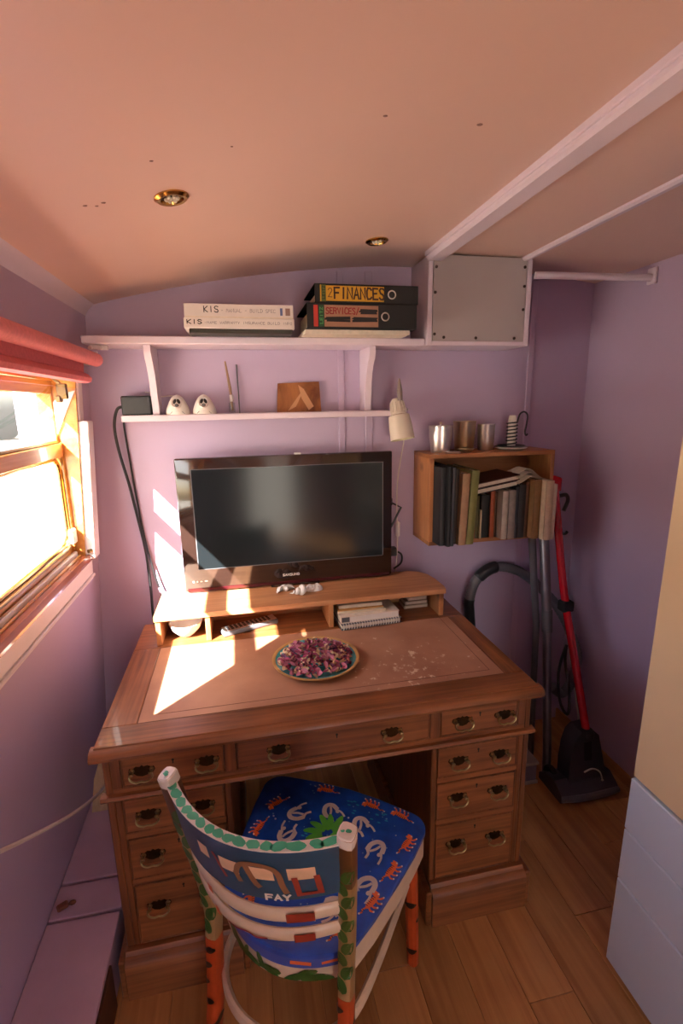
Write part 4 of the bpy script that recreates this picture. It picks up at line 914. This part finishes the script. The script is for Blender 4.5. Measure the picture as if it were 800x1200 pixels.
# grey box and green bag behind the desk end
t = thing('storage_box', 'pale grey storage box on the floor behind the desk end', 'box', (.99, 1.66, 0))
b = MB(); b.box(.86, 1.13, 1.56, 1.80, 0, .085, .004); b.build('body', paint('grey_box', '#77707a', .5, .05, 10), t)
b = MB(); b.box(.855, 1.135, 1.555, 1.805, .085, .10, .003); b.build('lid', paint('box_lid', '#a89a90', .5, .05, 10), t)
b = MB(); b.box(.857, 1.133, 1.552, 1.56, .0, .016, .002); b.build('base_strip', paint('box_strip', '#a89a90', .5, .05, 10), t)
b = MB()
b.sphere((1.06, 1.66, .10+.052), .06, 14, 10, (1.0, .9, .86)); b.v = [p+Vector((.006*math.sin(40*p.z), .005*math.sin(50*p.x), 0)) for p in b.v]
tag(b.build('cloth_bundle', paint('green_cloth', '#5a6a34', .9, .3, 30, bump=.5)), 'crumpled green cloth bundle on the grey storage box', 'cloth')

# ------------------------------------------------------------------ left corner things
t = MB(); f = lambda p: Vector((p.x+.16*(p.z-.16)*0, p.y+.42*(p.z-.16), p.z))
pr = [(-.585, .1602), (-.45, .1602), (-.45, .36), (-.545, .36), (-.578, .26)]
k0 = 0; t.prism(pr, 1.62, 1.635, 'y'); t.v = [f(p) for p in t.v]; tag(t.build('plywood_offcut', MT['offcut']), 'tan plywood offcut leaning behind the desk on the ledge', 'board')
t = MB(); t.tube(smoothpath([(-.50, .70, .86), (-.505, .80, .79), (-.51, .91, .715), (-.515, 1.041, .62), (-.50, 1.226, .50), (-.488, 1.40, .405), (-.47, 1.55, .35), (-.425, 1.65, .26), (-.42, 1.72, .1665)]), .0048, 8)
t.v = [p+Vector((0, 0, 0)) for p in t.v]
tag(t.build('white_cable', MT['cablewhite']), 'white cable looping along the left wall to behind the desk', 'cable')
t = MB(); t.box(-.585, -.555, 1.262, 1.285, .1602, .172, .004, fn=rotfn(-.57, 1.27, R(30))); t.sphere((-.548, 1.28, .165), .008, 8, 6, (1.3, 1, .6)); tag(t.build('rusty_hinge', paint('rust', '#6b3a26', .7, .3, 60)), 'small rusty metal catch lying on the lilac ledge', 'catch')

# ------------------------------------------------------------------ painted chair
TH = R(-33.5)
CO = Vector((.13, 1.0, 0))
chair = thing('painted_chair', 'hand painted wooden chair with tiger patterned blue seat at the desk', 'chair', tuple(CO), rotz=TH)
CM = {k: paint('chair_'+k, h, .35, v, 30, coat=.2) for k, h, v in (('cream', '#d3bfa4', .05), ('blue', '#1b4dab', .25), ('navy', '#1f4a66', .12), ('bandblue', '#3d57a8', .12), ('orange', '#b4471f', .15), ('tiger', '#df6a34', .08), ('black', '#1b1512', .1), ('leaf', '#2e5a1f', .2), ('brightleaf', '#58ad42', .15), ('mint', '#45b088', .12), ('figure', '#c9bdb4', .05), ('brown', '#8a6142', .1), ('redbrown', '#8b2f20', .1), ('bark', '#5a3a1e', .2), ('trunk', '#9b7c52', .1), ('star', '#7fa0c4', .1), ('aqua', '#2f9fc0', .1), ('window', '#dcb893', .1), ('white', '#ddd6cc', .04))}
SZ = .475
def seat_outline(inset=0, n=8):
    # rear curve from left post round to the right, then right side, rounded front corners, left side
    out = []
    for k in range(n*2+1):
        u = -1+k/n; out.append((u*(.158-inset), -.172-.062*(1-u*u)+inset))
    def corner(cx, cy, r, a0, a1):
        for k in range(n+1):
            a = R(a0+(a1-a0)*k/n); out.append((cx+r*math.cos(a), cy+r*math.sin(a)))
    out.append((.182-inset, -.10)); out.append((.208-inset, .0)); out.append((.226-inset, .08))
    corner(.186-inset, .150-inset, .05, 0, 82)
    out.append((.09, .214-inset)); out.append((0, .219-inset)); out.append((-.09, .214-inset))
    corner(-.186+inset, .150-inset, .05, 98, 180)
    out.append((-.226+inset, .08)); out.append((-.208+inset, 0)); out.append((-.182+inset, -.10))
    return out
so_ = seat_outline()
b = MB(); b.m = 0
n = len(so_); o1 = seat_outline(.004)
lo = [(x, y, SZ-.014) for x, y in so_]; hi = [(x, y, SZ-.003) for x, y in so_]; tp = [(x, y, SZ) for x, y in o1]
fs = [(i, (i+1) % n, n+(i+1) % n, n+i) for i in range(n)]+[(n+i, n+(i+1) % n, 2*n+(i+1) % n, 2*n+i) for i in range(n)]+[tuple(2*n+i for i in range(n)), tuple(range(n-1, -1, -1))]
b.add(lo+hi+tp, fs); seat = b.build('seat', CM['blue'], chair, local=True)
# apron (bentwood ring under the seat)
oa, ob = seat_outline(.003), seat_outline(.022)
b = MB(); z0, z1 = SZ-.075, SZ-.0145
b.add([(x, y, z0) for x, y in oa]+[(x, y, z1) for x, y in oa]+[(x, y, z0) for x, y in ob]+[(x, y, z1) for x, y in ob],
      [(i, (i+1) % n, n+(i+1) % n, n+i) for i in range(n)]+[(2*n+i, 3*n+i, 3*n+(i+1) % n, 2*n+(i+1) % n) for i in range(n)]+[(i, 2*n+i, 2*n+(i+1) % n, (i+1) % n) for i in range(n)]+[(n+i, n+(i+1) % n, 3*n+(i+1) % n, 3*n+i) for i in range(n)])
b.build('apron', CM['cream'], chair, local=True)
# --- posts and legs
def legpts(s): return [(s*.172, -.262, 0), (s*.160, -.226, .22), (s*.158, -.212, .41)]
def postpts(s): return [(s*.158, -.212, .41), (s*.158, -.208, .47), (s*.164, -.216, .56), (s*.176, -.240, .70), (s*.188, -.268, .856)]
def sq(b, pts, rad, n=12):
    # rounded-square tube
    b.tube(pts, rad, n)
for s in (-1, 1):
    b = MB(); b.tube(smoothpath(legpts(s), 4), [(.0155, .0175)]*9, 16, p=4); lg_ = b.build('leg', CM['orange'], chair, local=True)
    lg_['label'] = 'orange rear leg with black tiger stripes'
    for z in (.05, .10, .15, .20, .25, .30, .345, .385):
        t_ = z/.41; px = s*(.172-.014*min(1, t_*1.8)); py = -.262+(.036*min(1, t_/.536) if t_ < .536 else .036+.014*(t_-.536)/.464)
        a0 = random.uniform(3.4, 5.2) if random.random() < .75 else random.uniform(-.6, .6)
        vs = []; b = MB()
        for k in range(6):
            a = a0-.8+1.6*k/5; hw = .0095*math.sin(math.pi*(k+.4)/5.8)
            for q in (-1, 1): ca, sa = math.cos(a), math.sin(a); q_ = (ca**4+sa**4)**-.25; vs.append((px+.0162*q_*ca, py+.0183*q_*sa, z+q*hw+.004*(k-2.5)/2.5))
        b.add(vs, [(2*k, 2*k+1, 2*k+3, 2*k+2) for k in range(5)]); b.build('tiger_stripe', CM['black'], lg_, local=True, smooth=False)
    b = MB(); b.tube(smoothpath(postpts(s), 5), [(.0155, .017)]*21, 16, p=4); ps = b.build('back_post', CM['trunk'], chair, local=True)
    b = MB(); P = Vector(postpts(s)[-1]); b.tube([P-Vector((s*.0018, -.0035, .020)), P-Vector((0, 0, .001)), P+Vector((s*.0004, -.0006, .0025))], [(.0158, .0173), (.0158, .0173), (.013, .0145)], 16, p=4); b.build('post_cap', CM['white'], ps, local=True)
    b = MB(); b.flat = True
    for k in range(7):
        a = random.uniform(0, 6.28); rr = random.uniform(.002, .009); b.add([P+Vector((rr*math.cos(a)+.0038*math.cos(q), rr*math.sin(a)+.0035*math.sin(q), .0029+.0001*k)) for q in [2*math.pi*j/8 for j in range(8)]], [tuple(range(8))])
    b.build('painted_leaf', CM['mint'], ps, local=True, smooth=False)
    b = MB(); sp = smoothpath(postpts(s), 5)
    b.tube(sp[-5:-1], [(.0158, .0173)]*4, 16, cap=False, p=4); b.build('bark_band', CM['bark'], ps, local=True)
    b = MB()
    def postc(z):
        for p0, p1 in zip(sp[:-1], sp[1:]):
            if p0.z <= z <= p1.z: return p0.lerp(p1, (z-p0.z)/max(1e-6, p1.z-p0.z))
        return sp[-1]
    for k, z in enumerate((.445, .48, .515, .55, .585, .62, .655, .69, .725, .76)):
        a0 = -math.pi/2+(.38 if k % 2 else -.36); vs = []
        for i in range(9):
            u = -1+2*i/8; hw = .0115*math.sqrt(max(0, 1-u*u))+.0006; c = postc(z+u*.019)
            for q in (-1, -.33, .33, 1):
                a = a0+q*hw/.0165+.25*u*(1 if k % 2 else -1); ca, sa = math.cos(a), math.sin(a); q_ = (ca**4+sa**4)**-.25
                vs.append((c.x+.0164*q_*ca, c.y+.0180*q_*sa, z+u*.019))
        b.add(vs, [(4*i+e, 4*i+e+1, 4*i+e+5, 4*i+e+4) for i in range(8) for e in range(3)])
    b.build('painted_leaf', CM['leaf'], ps, local=True, smooth=False)
for s in (-1, 1):
    b = MB(); b.tube([(s*.205, .175, 0), (s*.200, .162, .25), (s*.195, .15, SZ-.0145)], [(.0165, .0165), (.019, .019), (.0205, .0205)], 10); lg_ = b.build('leg', CM['orange'], chair, local=True)
    lg_['label'] = 'orange front leg with black tiger stripes'
    for z in (.06, .12, .17, .23, .28, .33, .38):
        a0 = random.uniform(0, 6.28); px, py = s*(.205-.01*z/.47), .175-.025*z/.47; vs = []; b = MB()
        rr = .0172+.0035*z/.46
        for k in range(6):
            a = a0-.9+1.8*k/5; hw = .0095*math.sin(math.pi*(k+.4)/5.8)
            for q in (-1, 1): vs.append((px+rr*1.03*math.cos(a), py+rr*1.03*math.sin(a), z+q*hw))
        b.add(vs, [(2*k, 2*k+1, 2*k+3, 2*k+2) for k in range(5)]); b.build('tiger_stripe', CM['black'], lg_, local=True, smooth=False)
# stretcher hoop
hoop = [(.192, .155, .300), (.185, .05, .300), (.176, -.07, .300), (.160, -.17, .300), (.125, -.225, .300), (.07, -.262, .300), (0, -.275, .300), (-.07, -.262, .300), (-.125, -.225, .300), (-.160, -.17, .300), (-.176, -.07, .300), (-.185, .05, .300), (-.192, .155, .300)]
b = MB(); b.tube(smoothpath(hoop, 5), [(.017, .009)]*61, 10); b.build('stretcher', CM['cream'], chair, local=True)
# --- curved back: crest panel and two slats
BOW = .072
def backpt(u, z, off=0):
    # u in -1..1 across between the posts; surface follows the lean of the posts
    k = (z-.56)/(.862-.56); hw = .164+.024*k; yb = -.216-.052*k
    bow = BOW*(1-u*u); nx = 2*BOW*u/hw; L = math.hypot(1, nx)
    p = Vector((u*hw, yb-bow, z)); nn = Vector((nx/L, -1/L, 0))
    return p+nn*off
def backpanel(z0, z1, th, name, mat, nu=24, nz=4, rnd=0):
    b = MB(); vs = []
    for i in range(nu+1):
        u = -.97+1.94*i/nu
        if rnd:
            for k in range(12):
                a = 2*math.pi*k/12; vs.append(backpt(u, (z0+z1)/2+(z1-z0)/2*math.sin(a), th/2*math.cos(a)))
        else:
            for z, o in ((z0, th/2), (z1, th/2), (z1, -th/2), (z0, -th/2)): vs.append(backpt(u, z, o))
    m_ = 12 if rnd else 4
    fs = [(i*m_+k, i*m_+(k+1) % m_, (i+1)*m_+(k+1) % m_, (i+1)*m_+k) for i in range(nu) for k in range(m_)]
    fs += [tuple(range(m_)), tuple(nu*m_+k for k in range(m_-1, -1, -1))]
    b.add(vs, fs); return b.build(name, mat, chair, local=True, angle=50)
crest = backpanel(.715, .838, .018, 'crest_panel', CM['navy'])
b = MB(); vs = []; nu = 24
for i in range(nu+1):
    u = -.97+1.94*i/nu
    for z, o in ((.838, .0105), (.8405, .0105), (.8405, -.0105), (.838, -.0105)): vs.append(backpt(u, z, o))
b.add(vs, [(i*4+k, i*4+(k+1) % 4, (i+1)*4+(k+1) % 4, (i+1)*4+k) for i in range(nu) for k in range(4)]); b.build('crest_rim', CM['white'], crest, local=True)
b = MB(); b.flat = True
u = -.93
while u < .93:
    L = random.uniform(.055, .09); ang = random.uniform(-.25, .25); pts = []
    for k in range(10):
        a = 2*math.pi*k/10; du = L*math.cos(a); do = .0092*math.sin(a)+ang*L*.15*math.cos(a)
        pts.append(backpt(max(-.965, min(.965, u+du)), .8410, max(-.0102, min(.0102, do+random.uniform(-.0015, .0015)))))
    b.add(pts, [tuple(range(10))]); u += L*1.85
b.build('painted_leaf', CM['mint'], crest, local=True, smooth=False)
def crestquad(b, u0, z0, u1, z1, n=4, off=.0098, sk=0):
    vs = []
    for i in range(n+1):
        u = u0+(u1-u0)*i/n
        for z in (z0, z1): vs.append(backpt(u+(sk if z == z1 else 0), z, off))
    b.add(vs, [(2*i, 2*i+1, 2*i+3, 2*i+2) for i in range(n)])
for u0, u1, za, zb in ((-.40, -.27, .772, .800), (-.13, .07, .768, .797), (.17, .40, .767, .796), (.52, .75, .768, .797)):
    b = MB(); crestquad(b, u0, za, u1, zb, sk=-.01); b.build('painted_window', CM['window'], crest, local=True, smooth=False)
def crestribbon(b, pts, w, off=.0104):
    b.ribbon([(p[0]*.18, p[1]) for p in pts], w, lambda a, c: backpt(a/.18, c, off))
def sub(pts, n=5): return [(p.x, p.y) for p in smoothpath([(a, c, 0) for a, c in pts], n)]
b = MB(); crestribbon(b, sub([(.04, .772), (.08, .793), (.18, .803), (.34, .801), (.43, .787), (.46, .757), (.49, .737)]), .010); crestribbon(b, sub([(.15, .797), (.18, .777), (.22, .758), (.25, .750)]), .011, off=.0108); crestribbon(b, sub([(.04, .772), (.07, .755)]), .010, off=.0112); b.build('painted_figure', CM['brown'], crest, local=True, smooth=False)
b = MB(); crestribbon(b, sub([(-.20, .797), (-.16, .782), (-.12, .762), (-.09, .750)]), .007); b.build('painted_red_leg', CM['redbrown'], crest, local=True, smooth=False)
b = MB(); crestribbon(b, [(.57, .772), (.60, .730), (.78, .730), (.75, .773)], .009, off=.0107); b.build('painted_red_legs', CM['redbrown'], crest, local=True, smooth=False)
b = MB()
def ltr(b, text, u0, u1, z, h, stroke):
    W = .18; lettering(b, text, u0*W, z, (u1-u0)*W, h, stroke, lambda a, c: backpt(a/W, c, .0108))
ltr(b, 'FAY', .30, .54, .7165, .014, .0042); b.build('lettering', CM['white'], crest, local=True, smooth=False)
s1 = backpanel(.642, .678, .016, 'back_slat', CM['cream'], rnd=1)
s2 = backpanel(.585, .619, .016, 'back_slat', CM['cream'], rnd=1)
def slatpaint(parent, name, mat, z, u0, u1, h, off=.009):
    b = MB(); crestquad(b, u0, z-h/2, u1, z+h/2, off=off); b.build(name, mat, parent, local=True, smooth=False)
slatpaint(s1, 'painted_patch', CM['redbrown'], .662, .48, .68, .024)
b = MB()
for u in (.48, .68): crestquad(b, u-.03, .650, u+.03, .674, off=.0094)
b.build('painted_paw', CM['redbrown'], s1, local=True, smooth=False)
slatpaint(s1, 'painted_spot', CM['tiger'], .660, -.50, -.42, .022)
slatpaint(s2, 'painted_patch', CM['redbrown'], .602, .50, .70, .022)
slatpaint(s2, 'painted_spot', CM['tiger'], .602, -.46, -.40, .022)
b = MB(); b.ribbon(sub([(-.25*.18, .600), (-.15*.18, .598), (0, .603), (.10*.18, .596), (.22*.18, .600)]), .004, lambda a, c: backpt(a/.18, c, .0096)); b.build('painted_tail', CM['inkred'] if 'inkred' in CM else MT['inkred'], s2, local=True, smooth=False)
# --- rear apron band: blue top, leaves below
def apronpt(u, z, off=.001):
    return Vector((u*.155, -.172-.062*(1-u*u)+.003-off, z))
b = MB(); vs = []
for i in range(21):
    u = -.9+1.8*i/20
    for z in (SZ-.040, SZ-.0148): vs.append(apronpt(u, z))
b.add(vs, [(2*i, 2*i+1, 2*i+3, 2*i+2) for i in range(20)]); ab = b.build('apron_blue_band', CM['bandblue'], chair, local=True)
b = MB(); b.flat = True
for (u, z, L, a0) in ((-.86, .43, .02, 2.4), (-.78, .428, .026, 2.2), (-.66, .42, .026, 2.3), (-.54, .414, .022, 2.6), (-.44, .42, .016, 1.2), (-.34, .410, .026, 2.9), (-.18, .424, .020, 1.9), (-.10, .414, .018, .3), (.0, .412, .022, .1), (-.02, .408, .02, 2.8), (.30, .408, .024, .5), (.40, .416, .022, .8), (.50, .424, .018, .2), (.55, .410, .026, .1), (.68, .408, .02, 2.9)):
    pts = []
    for k in range(10):
        a = 2*math.pi*k/10; l_, w_ = L*math.cos(a), L*.38*math.sin(a)
        pts.append(apronpt(u+(l_*math.cos(a0)-w_*math.sin(a0))/.155, max(SZ-.073, min(SZ-.03, z+l_*math.sin(a0)+w_*math.cos(a0))), .0018))
    b.add(pts, [tuple(range(10))])
b.build('painted_leaf', CM['leaf'], ab, local=True, smooth=False)
b = MB()
def stick(P, Q, w, z=.0012): b.ribbon([P, Q], w, lambda a, c: apronpt(a/.155, c, .0022))
b.ribbon([(.045, SZ-.026), (.08, SZ-.028)], .009, lambda a, c: apronpt(a/.155, c, .0022)); b.ribbon([(.105, SZ-.028), (.13, SZ-.026)], .007, lambda a, c: apronpt(a/.155, c, .0022))
b.build('painted_tiger', CM['tiger'], ab, local=True, smooth=False)
# --- seat paintings (thin layers of paint lying on the seat)
def sp(lx, ly, h=.0006): return Vector((lx, ly, SZ+h))
def tiger(cx, cy, ang, k):
    ca, sa = math.cos(ang), math.sin(ang)
    def f(h): return lambda a, c: sp(cx+(a*ca-c*sa)*k, cy+(a*sa+c*ca)*k, h)
    b = MB(); b.flat = True; F = f(.0006)
    def ell(x, y, rx, ry, FF, n=14): b.add([FF(x+rx*math.cos(2*math.pi*i/n), y+ry*math.sin(2*math.pi*i/n)) for i in range(n)], [tuple(range(n))])
    b.m = 0; ell(0, 0, .019, .0075, F); F3 = f(.0008); ell(.020, .003, .0075, .0065, F3); ell(.017, .010, .0028, .003, f(.0006)); ell(.024, .009, .0028, .003, f(.0006))
    for pts in ([(-.012, -.002), (-.016, -.011), (-.013, -.017)], [(-.006, -.003), (-.005, -.012), (-.001, -.017)], [(.009, -.003), (.008, -.012), (.012, -.017)], [(.014, -.002), (.019, -.009), (.025, -.012)]): b.ribbon(pts, .0042, f(.0004))
    b.ribbon(sub([(-.017, .0), (-.026, .003), (-.031, .000), (-.037, .002)]), .0035, f(.0005))
    b.m = 1; F2 = f(.0010)
    for x in (-.013, -.008, -.003, .002, .007, .012): b.ribbon([(x, .0065), (x+.001, .001)], .0016, F2)
    for x in (-.025, -.030): b.ribbon([(x, .004), (x, -.001)], .0014, F2)
    b.m = 2
    for x, y in ((-.0125, -.018), (0, -.018), (.013, -.018), (.0265, -.0125), (-.038, .002), (.0245, .001)): ell(x, y, .0024, .0022, F2, 8)
    b.build('painted_tiger', [CM['tiger'], CM['black'], CM['white']], seat, local=True, smooth=False)
for (x, y, a) in ((.165, .178, 165), (.200, .100, 70), (.184, .015, 68), (.165, -.073, 65), (.082, .182, 172), (-.056, .190, 185), (-.168, .098, 235), (-.172, .012, 262), (-.15, -.075, 275), (.125, -.150, 60), (-.09, -.16, 300)):
    tiger(x, y, R(a), 1.0)
def figure(cx, cy, ang, k):
    ca, sa = math.cos(ang), math.sin(ang); F = lambda h: (lambda a, c: sp(cx+(a*ca-c*sa)*k, cy+(a*sa+c*ca)*k, h))
    b = MB(); b.flat = True
    b.ribbon(sub([(-.020, .019), (-.006, .020), (.008, .013), (.012, .002), (.006, -.008), (-.006, -.013)]), .0118, F(.0006))
    b.ribbon(sub([(-.010, -.013), (-.022, -.021), (-.036, -.024)]), .0052, F(.0008)); b.ribbon(sub([(-.022, .021), (-.030, .010), (-.042, .008)]), .0062, F(.0010))
    b.ribbon(sub([(.002, .0), (-.010, .003), (-.022, .010)]), .0060, F(.0012))
    b.add([F(.0016)(-.017+.0058*math.cos(q), -.012+.0052*math.sin(q)) for q in [2*math.pi*i/10 for i in range(10)]], [tuple(range(10))])
    b.build('painted_figure', CM['figure'], seat, local=True, smooth=False)
for (x, y, a) in ((-.108, .084, 215), (-.020, .135, 130), (.072, .122, 125), (.140, .065, 70), (-.100, .010, 260), (.150, -.035, 60), (.10, -.11, 30), (-.04, -.11, 330)): figure(x, y, R(a), 1.05)
b = MB(); b.flat = True
for i in range(12):
    a = R(12+i*30+random.uniform(-7, 7)); L = random.uniform(.046, .060); o_ = random.uniform(.032, .042); c = (.006+o_*math.cos(a), .058+o_*math.sin(a)); pts = []
    for k in range(12):
        q = 2*math.pi*k/12; l_, w_ = L*.5*math.cos(q), .0088*math.sin(q)+.004*math.cos(q)**2; pts.append(sp(c[0]+l_*math.cos(a)-w_*math.sin(a), c[1]+l_*math.sin(a)+w_*math.cos(a), .0018+.00012*i))
    b.add(pts, [tuple(range(12))])
b.build('painted_plant', CM['brightleaf'], seat, local=True, smooth=False)
b = MB(); b.flat = True
for i in range(70):
    x, y = random.uniform(-.19, .20), random.uniform(-.17, .20); rr = random.uniform(.0012, .003)
    if abs(x) > .155+.07*(y+.17)/.37-.02: continue
    b.m = random.choice((0, 0, 1)); b.add([sp(x+rr*math.cos(q), y+rr*math.sin(q), .0004) for q in [2*math.pi*k/6 for k in range(6)]], [tuple(range(6))])
for cx, cy in ((.115, .15), (.03, .16), (-.06, .02)):
    b.m = 2
    for k in range(7):
        x, y = cx+random.uniform(-.02, .02), cy+random.uniform(-.02, .02); b.add([sp(x+.005*math.cos(q), y+.0022*math.sin(q), .00045) for q in [2*math.pi*j/8 for j in range(8)]], [tuple(range(8))])
b.build('painted_stars', [CM['star'], CM['figure'], CM['aqua']], seat, local=True, smooth=False)
